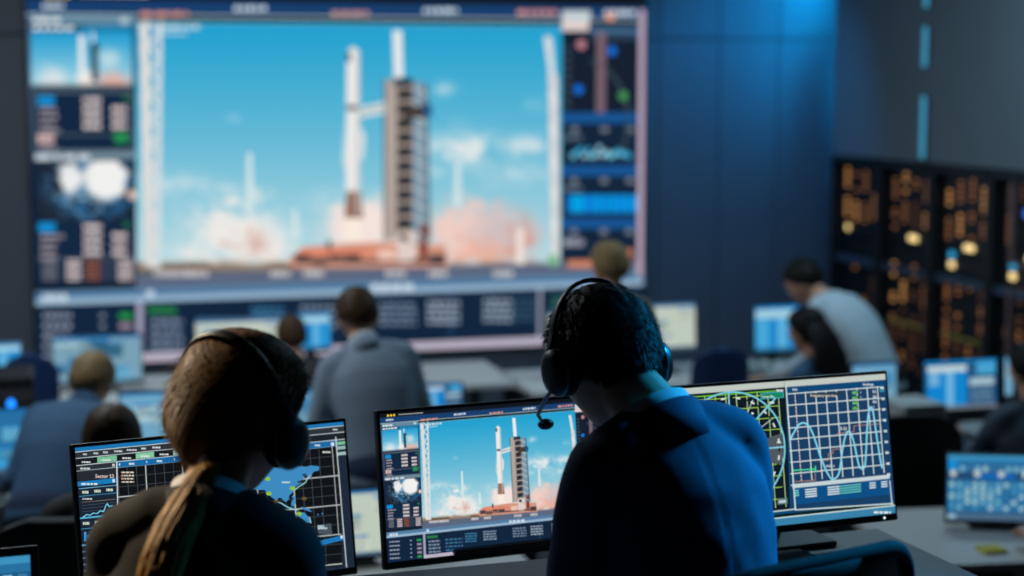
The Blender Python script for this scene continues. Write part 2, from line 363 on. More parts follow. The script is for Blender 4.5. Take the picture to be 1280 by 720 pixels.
# ------------------------------------------------------------------ the pictures on the displays
def cloudn(X, Y, s, o=0.0):
    return np.array([noise.fractal(Vector((x*s, y*s*1.3, o)), 0.7, 2.1, 5) for x, y in zip(X, Y)])
def blob(X, Y, cx, cy, rx, ry, p=2.0): return np.exp(-(((X-cx)/rx)**2 + ((Y-cy)/ry)**2)**(p/2))
def mixc(C, col, a): a = np.clip(a, 0, 1)[:, None]; return C*(1-a) + np.array(col, float)*a
def launch_sky(X, Y):
    t = np.clip((Y-22)/310, 0, 1)
    top = np.array([28, 158, 206.]); midc = np.array([104, 186, 214.]); bot = np.array([186, 219, 226.])
    C = np.where((t < .5)[:, None], top + (midc-top)*(t*2)[:, None], midc + (bot-midc)*((t-.5)*2)[:, None])
    n = cloudn(X, Y, 0.033); n2 = cloudn(X, Y, 0.06, 7.3)
    cl = 0
    for cx, cy, rx, ry, a in ((580,185,45,22,1.1),(660,185,30,16,.8),(545,205,28,12,.7),(640,215,60,14,.5),(215,230,55,14,.55),(555,110,16,8,.5),(430,250,40,14,.4),(670,130,12,7,.5),(280,235,40,8,.5),(295,147,8,5,.6)):
        cl = np.maximum(cl, a*blob(X, Y, cx, cy, rx, ry)*np.clip(0.75+n*1.1, 0, 1.3))
    C = mixc(C, (222, 230, 232), cl)
    C = mixc(C, (238, 234, 230), 1.25*blob(X+n*30, Y+n2*26, 296, 296, 56, 40, 3)); C = mixc(C, (238, 236, 232), 1.1*blob(X+n2*24, Y+n*20, 338, 312, 34, 26, 3))
    C = mixc(C, (214, 178, 168), 0.8*blob(X+n*26, Y+n2*18, 314, 312, 26, 16, 3)*np.clip(.5+n2*1.4, 0, 1))
    C = mixc(C, (190, 128, 110), 0.7*blob(X+n2*22, Y+n*10, 324, 304, 12, 14)*np.clip(.5+n, 0, 1))
    C = mixc(C, (244, 226, 220), 1.2*blob(X+n*14, Y+n2*12, 462, 284, 52, 36, 4))
    C = mixc(C, (240, 206, 196), 1.1*blob(X+n*14, Y+n2*16, 590, 292, 52, 40, 4))
    C = mixc(C, (206, 190, 192), 0.9*blob(X+n2*14, Y+n*12, 635, 295, 46, 38, 4))
    C = mixc(C, (238, 170, 146), 0.7*blob(X+n2*16, Y+n*16, 600, 318, 40, 16, 3))
    C = mixc(C, (225, 130, 100), 0.5*blob(X+n*16, Y+n2*16, 655, 300, 16, 26, 3))
    C = mixc(C, (150, 132, 116), 1.0/(1+np.exp(-(Y-328-n*3)/1.3)))
    C = mixc(C, (90, 92, 98), 1.0/(1+np.exp(-(Y-338)/1.5)))
    return C
def mission_canvas():
    # drawn on the plane of the large wall display
    H = homography([(37,-17),(806,-4),(806,426),(49,461)], [(0,0),(1,0),(1,1),(0,1)])
    def yy(x, f):      # y of a row at fraction f of the picture height
        s = (x-43)/763.0; return (-17+13*s)*(1-f) + (461-35*s)*f
    c = Canvas(conv=H)
    def row(x0, x1, f0, f1, col, L=2): c.poly([(x0,yy(x0,f0)),(x1,yy(x1,f0)),(x1,yy(x1,f1)),(x0,yy(x0,f1))], col, L)
    row(37, 806, 0, 1, (20, 40, 66), 0)
    row(37, 806, 0, 0.03, (18, 24, 32), 1); row(37, 806, 0.028, 0.066, (24, 62, 108), 2); row(37, 806, 0.0655, 0.0695, (170, 190, 195), 3)
    for k in range(3): c.disc(66+k*11, yy(70, .014)+1, 4, 4, (235, 205, 50), 3)
    row(104, 190, .013, .018, (190, 190, 180), 3)
    for x, wd in ((58, 26), (297, 40), (532, 42), (755, 38)): c.words(x, yy(x, .04), wd, 6, (205, 222, 232), 4)
    # left column
    row(40, 173, .07, .095, (98, 136, 158), 2); c.words(46, yy(46,.077), 34, 6, (220,228,232), 4); c.rect(155, yy(155,.075), 165, yy(160,.09), (180,200,210), 4)
    row(40, 173, .095, .115, (30, 44, 62), 2); c.words(46, yy(46,.100), 50, 5, (225,230,235), 4)
    def thumb(X, Y):
        t = (Y-32)/75; C = np.array([20,150,205.]) + (np.array([170,214,228.])-np.array([20,150,205.]))*np.clip(t,0,1)[:,None]
        n = cloudn(X, Y, 0.09)
        C = mixc(C, (225,230,232), .9*blob(X+n*6, Y+n*6, 70, 96, 18, 14, 3)); C = mixc(C, (244,234,230), 1.1*blob(X+n*5, Y, 112, 98, 12, 12, 3))
        C = mixc(C, (226,178,166), 1.0*blob(X, Y+n*5, 146, 100, 22, 12, 3)); C = mixc(C, (225,230,232), .8*blob(X+n*9, Y, 140, 72, 14, 12))
        return mixc(C, (40,48,56), 1/(1+np.exp(-(Y-105)/1.2)))
    c.grid(42, 30, 170, 108, 40, 26, thumb, 2)
    c.rect(103, 42, 110, 96, (232,236,236), 3); c.poly([(118,52),(126,50),(127,100),(119,100)], (44,58,70), 3); c.rect(119, 38, 122, 54, (225,232,235), 3); c.rect(124,56,130,60,(40,70,90),3)
    c.frame(46, 112, 170, 188, 1, 1.5, (120, 140, 150), 3)
    def table(y, sc=1.0, blue=True):
        if blue: c.rect(51, y, 72, y+12, (20, 140, 205), 4)
        for k in range(4):
            c.words(54, y+15+k*9, 22+random.uniform(-4,8), 4.5, (160,150,160), 4)
            c.words(108, y+2+k*11, 22, 6.5, (225,212,210), 4, .9)
            if k: c.words(144, y+2+k*11, 18, 6.5, (222,206,204), 4, .9)
        c.rect(158, y, 166, y+6, (40,110,70), 4)
    table(118); row(46, 172, .385, .388, (90,110,120), 3)
    c.words(51, 166, 20, 12, (222,190,186), 4); c.words(54, 181, 20, 5, (150,140,150), 4); c.rect(147, 164, 164, 177, (40,140,80), 4)
    row(46, 173, .432, .452, (110, 134, 150), 3); c.words(48, 192, 70, 7, (200,212,220), 4)
    def earth(X, Y):
        n = cloudn(X, Y, 0.06, 3); n2 = cloudn(X, Y, 0.12, 9)
        C = np.tile(np.array([26,34,48.]), (len(X),1)); C = mixc(C, (30,90,140), 1.2*blob(X, Y, 122, 232, 58, 48, 4)*np.clip(.45+n*1.4, 0, 1))
        C = mixc(C, (140,190,215), blob(X, Y, 110, 235, 45, 40, 3)*np.clip(n2*2.2, 0, 1))
        C = mixc(C, (235,236,236), 1.3*blob(X+n*8, Y+n2*8, 92, 222, 15, 20, 4)); return mixc(C, (240,240,238), 1.4*blob(X+n*4, Y+n2*4, 136, 222, 27, 28, 8))
    c.grid(50, 200, 172, 276, 44, 32, earth, 2); c.disc(169, 243, 5, 6, (230,196,180), 4)
    table(278); row(48, 174, .714, .716, (110,120,130), 3)
    for k, (x, col) in enumerate(((56,(120,120,130)),(86,(222,206,204)),(110,(150,90,60)),(130,(60,70,90)),(151,(220,204,202)))):
        for q in range(5): c.words(x, 325+q*5.5, 18, 3.6, col, 4, .9)
    row(46, 176, .785, .80, (22,30,40), 2)
    # bottom row
    row(46, 806, .80, .834, (84, 124, 160), 3); row(46, 806, .822, .838, (150, 180, 205), 4)
    c.words(56, yy(60,.808), 30, 9, (205,220,230), 5); c.words(186, yy(186,.806), 10, 9, (205,220,230), 5); c.words(468, yy(468,.808), 52, 9, (200,215,228), 5)
    row(48, 806, .838, .985, (18, 38, 62), 2)
    for k in range(5):
        y = yy(60,.86)+k*13; c.words(56, y, 36, 5, (150,160,180), 4); c.words(128, y, 6, 5, (140,150,170), 4)
        c.rect(152, y-1, 168, y+6, ((40,150,70) if k in (0,4) else (150,130,150)), 4)
    row(174, 182, .838, .985, (160, 160, 184), 4); row(565, 570, .838, .97, (30, 60, 92), 3); row(676, 680, .838, .985, (150,156,176), 4)
    c.rect(188, yy(188,.852), 224, yy(188,.87), (40,120,70), 4)
    for k in range(4):
        c.words(192, yy(200,.885)+k*11, 40, 6, (120,136,160), 4); c.words(250, yy(240,.885)+k*11, 60, 5, (60,110,150), 4)
    for x, wd, col in ((318,40,(60,120,160)),(380,44,(130,150,170)),(478,46,(110,128,150)),(538,40,(150,166,184)),(608,36,(150,166,184)),(640,34,(50,80,104)),(692,16,(50,110,90)),(720,60,(70,100,130))):
        for k in range(4): c.words(x, yy(x,.862)+k*8, wd, 4.6, col, 4)
    row(174, 690, .977, 1.0, (186, 178, 196), 5); row(690, 806, .98, 1.0, (150, 160, 180), 4)
    row(37, 43, .07, 1, (70, 92, 120), 4)
    # picture of the launch
    row(173, 703, .0695, .09, (20, 24, 30), 3)
    c.words(180, 13, 60, 6, (210,150,140), 5); c.words(418, 13, 46, 5, (205,150,140), 5); c.words(648, 12, 48, 6, (215,150,140), 5)
    c.grid(174, 22, 703, 346, 210, 128, launch_sky, 2)
    row(174, 703, .083, .091, (90, 180, 215), 3)
    c.words(208, 29, 46, 6, (190,215,225), 4); c.words(208, 38, 30, 4, (170,205,220), 4)
    # lattice tower at the left edge
    for k in range(10):
        y = 24+k*31; x = 178+k*0.6
        c.poly([(x,y),(x+12,y),(x+13,y+31),(x+2,y+31)], (222,220,216), 3)
        c.line([(x+12,y),(x+26-k*.6,y+15)], 4, (214,220,222), 3); c.line([(x+26-k*.6,y+15),(x+12,y+31)], 4, (214,220,222), 3)
        c.line([(x+27-k*.9,y),(x+26-k*.9,y+31)], 5, (216,222,224), 3)
    c.poly([(681,45),(690,45),(695,95),(688,95)], (222,226,226), 3)
    for k in range(12): c.poly([(686+k*.5,92+k*20),(697+k*.3,92+k*20),(699+k*.2,112+k*20),(688+k*.5,112+k*20)], (230,224,220) if k % 2 else (218,214,212), 3)
    for x, y0, y1 in ((316,190,262), (575,205,258), (373,262,300)): c.poly([(x-3,y0),(x+3,y0),(x+5,y1),(x-5,y1)], (208,228,230), 3)
    # rocket
    wht = (236, 234, 230)
    c.poly([(437,66),(440,60),(445,57),(450,60),(453,66),(454,268),(436,268)], wht, 4); c.poly([(435,150),(432,200),(435,215)], (228,228,226), 4)
    c.rect(437, 130, 453, 137, (90,96,104), 5); c.rect(449, 62, 453, 268, (196,202,206), 5); c.rect(437,64,442,76,(60,70,80),5)
    for dx in (-3, 3, 9): c.poly([(440+dx,238),(446+dx,238),(449+dx,272),(437+dx,272)], (150,112,96), 5)
    c.poly([(438,268),(452,268),(456,300),(434,300)], (250,236,220), 4)
    c.poly([(454,155),(460,170),(458,195),(454,200)], (220,228,230), 4)
    # service tower
    c.rect(484, 98, 500, 300, (178,164,156), 4); c.poly([(500,96),(518,98),(536,104),(540,300),(500,300)], (120,150,168), 3)
    c.rect(498, 98, 519, 300, (58,60,66), 4); c.poly([(496,96),(516,96),(520,108),(496,108)], (30,50,70), 5)
    for k in range(11):
        y = 108+k*18
        c.line([(499,y),(519,y)], 3.4, (180,160,146), 5); c.line([(519,y),(536,y+9)], 2.6, (186,196,200), 5); c.line([(536,y+9),(519,y+18)], 2.6, (150,160,168), 5)
        c.line([(499,y),(519,y+18)], 2.4, (120,104,96), 5); c.rect(504, y+5, 513, y+13, (34,36,42), 6)
    c.line([(536,104),(540,300)], 3, (60,74,88), 5); c.line([(484,98),(484,300)], 2.2, (60,60,66), 5)
    c.poly([(494,37),(505,37),(507,96),(496,96)], (232,236,236), 4)
    c.poly([(453,133),(486,126),(486,140),(453,146)], (214,222,224), 5); c.line([(453,139),(486,133)], 2, (110,130,140), 6)
    c.poly([(508,134),(540,128),(544,138),(536,146),(508,146)], (70,60,58), 6); c.poly([(532,130),(543,132),(542,146),(534,144)], (20,90,140), 7)
    # pad
    c.poly([(366,322),(384,308),(470,302),(560,306),(564,334),(366,334)], (214,150,128), 4)
    for k in range(9): c.rect(372+k*21, 316+random.uniform(-5,8), 392+k*21, 324+random.uniform(0,8), random.choice([(230,120,84),(120,86,78),(236,196,180),(70,64,66)]), 5)
    c.rect(376, 312, 470, 318, (226,130,100), 6); c.rect(372, 326, 560, 329, (80,66,66), 6)
    c.rect(500, 290, 524, 330, (224,206,198), 5); c.rect(528, 278, 538, 322, (120,60,50), 5); c.rect(648, 285, 658, 330, (236,222,216), 5); c.rect(413,300,418,316,(60,66,70),5)
    for x in (196, 218, 240, 342, 384, 486, 540, 620): c.words(x, 338, 24, 8, (200,196,196), 5)
    for x in (206, 236, 340): c.rect(x, 331, x+30, 337, (110,84,70), 4)
    c.rect(688, 318, 700, 332, (120,180,140), 5)
    row(173, 806, .765, .80, (92, 104, 128), 3)
    # right column
    row(703, 806, .07, .77, (20, 38, 60), 3); c.frame(798, 12, 805, 345, 7, 2, (186, 166, 186), 6)
    c.rect(703, 13, 738, 26, (196,208,212), 5); c.rect(703, 26, 736, 38, (224,208,204), 5); row(738, 798, .09, .125, (70,110,146), 4); c.rect(757,16,768,26,(220,160,140),5)
    c.rect(706, 40, 796, 140, (22, 32, 48), 4); c.rect(746, 40, 757, 140, (120, 98, 108), 5)
    for k in range(12):
        a = R(70-k*8); c.line([(716+70*math.cos(a), 150-80*math.sin(a)), (716+70*math.cos(a-.14), 150-80*math.sin(a-.14))], 5, (50,66,80), 5)
    for k in range(8): c.words(707, 58+k*10, 8, 4, (70,84,100), 5)
    for x, y, col in ((765,63,(20,110,215)), (724,111,(20,110,215)), (779,119,(70,150,90)), (727,55,(190,130,140))): c.disc(x, y, 5.5, 6, col, 6)
    for y in (140, 206, 272): row_y = y; c.rect(704, y, 797, y+13, (24, 84, 146), 5)
    for y in (158, 222, 286):
        for x in (715, 752, 784): c.rect(x, y, x+9, y+6, (120,130,144), 5)
        c.words(705, y+10, 24, 6, (96,112,130), 5)
    for k in range(16): c.disc(718+k*4.6, 194-10*abs(math.sin(k*1.1))*((k*7) % 5)/4, 3.2, 3.6, random.choice([(110,200,225),(60,160,205),(150,205,225)]), 6)
    for k in range(17): c.rect(711+k*5.1, 243, 715.4+k*5.1, 265, random.choice([(10,140,230),(0,170,240),(10,120,215)]), 6)
    c.words(708, 299, 24, 8, (170,170,186), 5); c.rect(712, 325, 745, 334, (206,132,100), 5); c.disc(787, 316, 5, 6, (206,132,100), 5); c.words(745,324,50,5,(150,100,84),5)
    return c.mesh('mission_picture')
MISSION = mission_canvas()

def world_canvas():
    H = homography([(91,562),(432,527),(440,712),(101,758)], [(0,0),(1,0),(1,1),(0,1)])
    c = Canvas(conv=H)
    def P(x, s, d=0.0): return s + (x-92)*(-0.1045+0.00006*(s-560)) + d
    def band(x0, x1, s0, s1, col, L=2): c.poly([(x0,P(x0,s0)),(x1,P(x1,s0)),(x1,P(x1,s1)),(x0,P(x0,s1))], col, L)
    band(80, 446, 548, 780, (30, 42, 60), 0)
    band(80, 446, 560.5, 567, (28, 116, 176), 2); band(80, 446, 567, 568, (190,205,208), 3); band(80, 446, 568, 575, (46, 52, 60), 2)
    for k, x in enumerate((101, 114, 126, 140, 156, 174, 188)): c.words(x, P(x, 570), (5,6,6,10,12,6,10)[k], 2.2, (215,220,220), 4)
    c.words(418, P(418,570), 6, 2.2, (215,220,220), 4)
    band(80, 446, 575, 576, (190,205,208), 3); band(80, 446, 576, 584, (30, 36, 44), 2)
    for x0, x1, col in ((93,118,(24,26,32)), (118.5,143,(120,190,150)), (144,166,(24,26,32)), (167,190,(130,200,160)), (191,213,(24,26,32)), (214,237,(170,205,205)), (240,262,(24,26,32)), (266,290,(120,190,150))):
        band(x0, x1, 576.6, 583.4, col, 3); c.words(x0+6, P(x0,579), 11, 2.2, (220,225,225), 4)
    band(80, 446, 584, 585, (190,205,208), 3)
    band(80, 142, 585, 780, (26, 38, 54), 1); band(93, 142, 585.5, 591, (44, 50, 58), 2); c.words(97, P(97,587.5), 13, 2.2, (200,206,206), 4); c.rect(137,P(137,586.6),140.5,P(137,590),(190,196,196),4)
    band(80, 142, 591, 592, (150,165,170), 3); band(93, 142, 592, 604, (38,42,50), 2)
    c.text('Sector S3', 115.5, P(118,603)-.5, 6.6, (240, 214, 214), 5, .92)
    band(93, 142, 605, 611, (26, 122, 184), 3); c.words(98, P(98,607), 20, 2.4, (215,230,235), 4); c.rect(137,P(137,606),140,P(137,610),(220,230,235),4)
    band(95, 142, 613.5, 614.3, (120,190,225), 3)
    for k in range(3): c.words(99+k*15, P(100+k*15,617), 8, 3.4, (215,225,205), 4)
    band(95, 142, 623, 624, (60,130,170), 3); c.words(99, P(99,626), 12, 2, (200,205,205), 4); band(98, 140, 631, 631.6, (150,120,100), 3)
    for k in range(3): band(98, 140, 635+k*4, 635.4+k*4, (90,90,96), 3)
    pts = [(99,648),(104,645),(108,646.5),(112,644),(117,645),(121,642),(125,643.5),(128,636),(130,634),(132,638),(136,637)]
    c.line([(x, P(x, y)+2) for x, y in pts], 1.3, (120, 205, 235), 5)
    band(95, 142, 650, 652, (90,180,215), 3)
    for k in range(3): c.words(99+k*15, P(100+k*15,656), 8, 3.4, (215,225,205), 4)
    band(95, 142, 664, 665, (60,130,170), 3)
    for k in range(9): h = random.uniform(5, 12); band(100+k*4.3, 103+k*4.3, 680-h, 680, (60,150,215), 4)
    band(95, 142, 684, 686, (90,180,215), 3)
    for k in range(4): band(96, 140, 692+k*8, 694+k*8, (90,110,130), 3)
    # map
    xl = 143.5
    band(142, 143.6, 585, 780, (205,215,215), 4); band(xl, 424, 585, 592, (24, 104, 164), 3); band(xl, 424, 592, 592.6, (110,150,170), 3)
    for x in (158, 193, 228, 262, 296, 330, 362, 394): c.words(x, P(x,587.5), 7, 2.4, (225,232,235), 5)
    for x in (146, 180, 215, 248, 381): band(x, x+1, 587, 590, (225,232,235), 5)
    c.rect(415, P(415,587), 419, P(415,591), (225,232,235), 5)
    band(xl, 424, 592.6, 742, (17, 20, 25), 2)
    for k in range(24):
        x = 144+k*11.6
        if x < 404: c.line([(x, P(x,593)), (x+5, P(x+5,742))], 0.8 if k % 4 != 3 else 1.6, (66,72,76) if k % 4 != 3 else (186,192,190), 3)
    for k in range(12): s = 604+k*12.2; band(xl, 424, s, s+(.8 if k % 3 != 2 else 1.5), (62,68,72) if k % 3 != 2 else (176,184,182), 3)
    for k in range(4): c.words(148, P(148,597.5+k*4), 16, 1.9, (222,212,190), 5); c.disc(149, P(149,598.5+k*4), .9, .9, (220,110,90), 6)
    c.words(404, P(404,597), 10, 2.2, (220,220,214), 5); c.words(381.5, P(381,596), 2, 2.4, (220,220,214), 5)
    def z5(pts): return [(320+x/3.515, 515+y/3.515) for x, y in pts]
    land = (62, 138, 192)
    asia = z5([(-60,300),(-20,270),(35,255),(60,246),(90,248),(110,240),(140,247),(180,240),(215,246),(240,240),(277,243),(277,262),(252,268),(240,284),(226,298),(222,286),(212,282),(205,300),(190,308),(196,322),(180,326),(168,336),(160,352),(150,366),(140,372),(136,392),(122,404),(112,396),(104,386),(92,384),(82,398),(74,392),(62,384),(50,372),(40,366),(30,350),(0,350),(-30,345)])
    c.poly(asia, land, 4)
    c.poly(z5([(-200,300),(-150,270),(-100,275),(-60,290),(-60,340),(-110,335),(-130,350),(-180,345)]), land, 4)
    c.poly(z5([(-190,365),(-120,355),(-60,365),(-40,400),(-70,420),(-90,480),(-120,520),(-140,470),(-150,420),(-190,410)]), land, 4)
    for isl in ([(104,404),(116,416),(140,428),(130,432),(108,418)], [(150,396),(164,392),(166,410),(154,424),(146,416)], [(168,384),(158,372),(150,380),(160,396)], [(140,424),(176,440),(170,444),(138,430)], [(190,424),(222,432),(240,446),(228,446),(200,436)], [(172,448),(204,450),(222,470),(230,496),(214,498),(190,478),(170,466)], [(262,454),(270,460),(262,464)], [(282,448),(290,456),(282,460)]):
        c.poly(z5(isl), land, 4)
    c.line(z5([(160,352),(190,330),(214,316),(224,296),(240,284)]), 1.2, (160,210,215), 6); c.line(z5([(70,398),(104,410),(140,432),(176,440)]), 1.2, (150,205,215), 6); c.line(z5([(226,470),(232,496)]), 1.2, (180,215,220), 6)
    for x, y in ((154,342),(180,456),(44,300),(48,366)): c.disc(*z5([(x,y)])[0], 3.6, 2.6, (140,190,70), 7)
    for x, y in ((78,402),(205,388)): c.disc(*z5([(x,y)])[0], 3.4, 2.4, (96,84,50), 7)
    for x, y in ((120,240),(210,282),(186,314)): c.disc(*z5([(x,y)])[0], 2.6, 1.6, (40,60,66), 7)
    c.words(*z5([(108,312)])[0], 10, 2, (215,228,232), 7)
    c.poly(z5([(258,508),(322,498),(326,550),(262,545)]), (72,84,92), 5); c.words(*z5([(262,516)])[0], 12, 2.4, (190,205,210), 6); c.words(*z5([(262,506)])[0], 8, 4, (170,200,208), 6)
    c.poly(z5([(250,580),(376,550),(380,572),(252,602)]), (34,120,184), 5); c.rect(423,672,426,676,(215,228,235),7)
    # right strip
    c.line([(421.3,547),(429.5,712)], 1.3, (200,210,210), 6); c.line([(416,554),(421,671)], .9, (186,192,190), 5)
    for y, col in ((552,(120,190,150)), (558,(150,180,180)), (565.5,(160,188,190))): c.poly([(423,y+1),(434,y-.4),(434,y+3.8),(423,y+5)], col, 5)
    band(142, 446, 748, 756, (30,44,62), 2); band(80, 446, 749.5, 760, (34,120,184), 5)
    return c.mesh('world_picture')
WORLD = world_canvas()

def radar_canvas():
    H = homography([(826,490.5),(1111,469.5),(1117,640),(833,671)], [(0,0),(1,0),(1,1),(0,1)])
    c = Canvas(conv=H)
    def sl(y): return -0.0737 - (y-480)*0.00021
    def P(x, s): return s + (x-983)*sl(s)
    def band(x0, x1, s0, s1, col, L=2): c.poly([(x0,P(x0,s0)),(x1,P(x1,s0)),(x1,P(x1,s1)),(x0,P(x0,s1))], col, L)
    band(815, 1125, 470, 690, (15, 74, 118), 0)
    band(815, 1125, 478.5, 486.5, (190, 200, 192), 2); c.words(832, P(832,481), 8, 3, (235,240,235), 4); band(980, 981, 478.5, 486.5, (150,165,160), 3)
    # radar side
    band(818, 982, 486.5, 638, (16, 26, 38), 2); c.words(970, P(970,488.5), 9, 2.6, (230,235,235), 5)
    lime = (150, 196, 72)
    band(826, 969, 489.4, 490.8, (110,190,50), 4)
    for k in range(11): s = 494+k*14.2; band(826, 973, s, s+1.1, lime, 4)
    for k in range(12):
        x = 836+k*13.6
        if x < 976: c.line([(x, P(x,490)), (x+5, P(x,632))], 1.1, (170,205,140), 4)
    cx, cy, r = 908, 566, 70
    cyan = (120, 205, 226); steel = (24, 60, 88)
    def ang(a, rr): return (cx+rr*1.0*math.cos(a), cy+rr*1.04*math.sin(a) - (rr*math.cos(a))*0.085)
    n = 72
    c.poly([ang(2*math.pi*k/n, 44) for k in range(n)], steel, 5); c.poly([ang(2*math.pi*k/36, 22) for k in range(36)], (40,60,76), 6)
    c.poly([ang(R(a), 68) for a in range(-14, 20, 2)] + [ang(R(a), 24) for a in range(18, -16, -2)], (78,88,94), 6)
    def ring(rr, wd, col, L): c.line([ang(2*math.pi*k/n, rr) for k in range(n+1)], wd, col, L)
    ring(70, 2.0, cyan, 7); ring(44, 1.8, cyan, 7)
    for k in range(40):
        a = 2*math.pi*k/40
        c.line([ang(a, 63), ang(a+.07, 63)], 2.2, (215,225,225) if k % 2 else (20,24,30), 7)
        if k % 5 == 0: c.line([ang(a, 58), ang(a, 67)], 1.2, (190,220,225), 7)
    c.line([ang(R(-90), 20), ang(R(-90), 70)], 1.8, cyan, 7); c.line([ang(R(0), 30), ang(R(0), 70)], 1.8, cyan, 7); c.line([ang(R(180), 20), ang(R(180), 70)], 1.8, cyan, 7)
    c.line([ang(R(-48), 32), ang(R(-44), 84)], 1.9, cyan, 7)
    for a in (-32, -62, -120, -148): c.line([ang(R(a), 26), ang(R(a), 66)], .9, (200,220,210), 7)
    for a in range(-110, -20, 22): c.line([ang(R(a), 47), ang(R(a+8), 47)], 1.5, (190,225,235), 7)
    c.disc(*ang(R(-55), 52), 1.6, 1.4, (225,235,235), 8); c.disc(*ang(R(-70), 40), 1.4, 1.4, (225,235,235), 8); c.words(968, 553.5, 5, 2.2, (225,230,230), 8)
    c.poly([(949,494),(979,491.6),(979.4,499.6),(949.4,502)], (70,170,180), 6); c.poly([(950,495),(978,492.7),(978.3,498.8),(950.3,501)], (20,132,100), 7); c.text('Level 09a', 951.5, 499.8, 4.2, (220,235,230), 8, .95)
    c.words(960, 504.5, 6.5, 2.6, (220,230,220), 8); band(966, 979, 622, 629, (90,120,130), 5); band(968, 977, 624, 627.5, (190,200,200), 6)
    c.line([(982.3,486),(988.7,637)], 1.8, (200,220,218), 8); c.line([(826,655),(988.7,636)], 1.6, (190,214,214), 7)
    # curve side
    band(983.5, 1125, 486.5, 640, (24, 62, 100), 2); band(983.5, 1125, 486.5, 494, (16, 70, 116), 3); c.text('Edit', 990.5, P(990,491.5), 4.2, (230,238,238), 6); c.text('Settings', 1081.5, P(1081,491.3)+.3, 4.3, (230,238,238), 6, 1.05)
    gx0, gx1, g0, g1 = 984, 1101, 494.5, 603
    band(gx0, 1103, 494.5, 604, (27, 62, 98), 3)
    for k in range(9): s = g0+k*14.0; band(gx0, 1103.5, s, s+1.3, (205, 220, 222), 5)
    for k in range(1, 10):
        x = 980.5+k*13.3
        if k != 1: c.line([(x, P(x,g0)), (x+4.4, P(x+4,g1))], 1.3, (205,220,222), 5)
    for k in range(26): s = g0+k*4.2; c.line([(993.6+k*.17, P(993,s)), (993.7+k*.17, P(993,s+2.6))], 1.1, (230,214,214), 5)
    for k in range(9): c.words(1104.2+k*.5, P(1106,496+k*13.6)-1, 4.2, 3, (220,236,238), 6)
    c.poly([(1103,485),(1109,484.6),(1109.3,492),(1103.3,492.5)], (50,130,150), 4)
    def wave(t):   # x along the grid, y of the curve
        K = [(0,551),(.03,545),(.10,533),(.175,531),(.24,540),(.33,572),(.42,596),(.475,598.5),(.53,590),(.58,560),(.62,544),(.655,541),(.70,553),(.745,581),(.785,586),(.82,578),(.86,530),(.895,512),(.925,516),(.96,552),(1.0,585)]
        for i in range(len(K)-1):
            if t <= K[i+1][0]:
                f = (t-K[i][0])/(K[i+1][0]-K[i][0]); p0 = K[max(i-1,0)][1]; p1 = K[i][1]; p2 = K[i+1][1]; p3 = K[min(i+2,len(K)-1)][1]
                return 0.5*((2*p1)+(-p0+p2)*f+(2*p0-5*p1+4*p2-p3)*f*f+(-p0+3*p1-3*p2+p3)*f**3)
        return K[-1][1]
    c.line([(985+t*117, wave(t)) for t in np.linspace(0, 1, 110)], 2.1, (130, 212, 236), 8)
    pk = (176, 128, 112)
    c.line([(989.5,602.5),(1016,600.5),(1016,590.5)], .9, pk, 6); c.line([(1022,577),(1034,576),(1034,568),(1040,567.5),(1040,563),(1048,562)], .9, pk, 6); c.line([(1046,543),(1068,541),(1068,534),(1102,531)], .9, pk, 6)
    c.line([(987.5,604),(987,589),(1016.5,586.8)], 1.6, (70, 214, 150), 7); c.line([(1016.5,583.5),(1016.5,590)], 1.6, (70,214,150), 7)
    c.poly([(1013.5,494.8),(1056,491.8),(1056.3,495.8),(1013.8,499)], (40,60,80), 6); c.text('Frequency test time', 1013.5, 498.2, 4.3, (236,226,190), 7, .98)
    for k in range(4):
        c.poly([(1067,491+k*6.3),(1074.5,490.4+k*6.3),(1074.7,494.6+k*6.3),(1067.2,495.2+k*6.3)], (40,110,70), 6); c.text(('ART','AS1','BX2','AD3')[k], 1067.3, 494.7+k*6.3, 4.2, (150,235,130), 8)
        c.text(('53','X5','B2','1')[k], 1093.5, 493.2+k*6.3, 4.6, (232,240,240), 8)
    c.text('1', 1077.3, 494, 4.2, (200,235,210), 8); c.text('1', 1077.3, 500.2, 4.2, (200,235,210), 8)
    c.text('S-D', 1050, 539, 5.4, (236,242,242), 9, 1.1); c.text('A2D-1', 1030, 584.5, 4.2, (232,240,240), 9)
    band(986, 1111.5, 606, 611, (196, 210, 214), 6); band(986, 1111, 611, 631, (15, 78, 132), 6)
    for x, wd, col in ((989,5,(120,210,200)), (1002,15,(215,228,230)), (1031,15,(215,228,230)), (1046,28,(96,190,180)), (1085,8,(210,225,228)), (1100,8,(210,225,228))):
        for k in range(4 if wd > 9 else 3): c.poly([(x,P(x,613.6+k*2.9)),(x+wd,P(x+wd,613.6+k*2.9)),(x+wd,P(x+wd,615.2+k*2.9)),(x,P(x,615.2+k*2.9))], col, 7)
    c.line([(1111.2,600.5),(1113,630)], 1.3, (205,220,222), 8); c.line([(988.7,637),(1114,628.5)], 1.5, (205,222,222), 8); c.line([(1113.6,474),(1119,633)], 1.2, (160,190,190), 8)
    band(815, 1125, 641, 644.5, (10,30,30), 6); band(815, 1125, 644.5, 646, (200,220,220), 7); band(815, 1125, 646, 660, (56, 128, 168), 6); c.words(1089, P(1089,649)+.6, 22, 2.6, (215,230,232), 8)
    return c.mesh('radar_picture')
RADAR = radar_canvas()

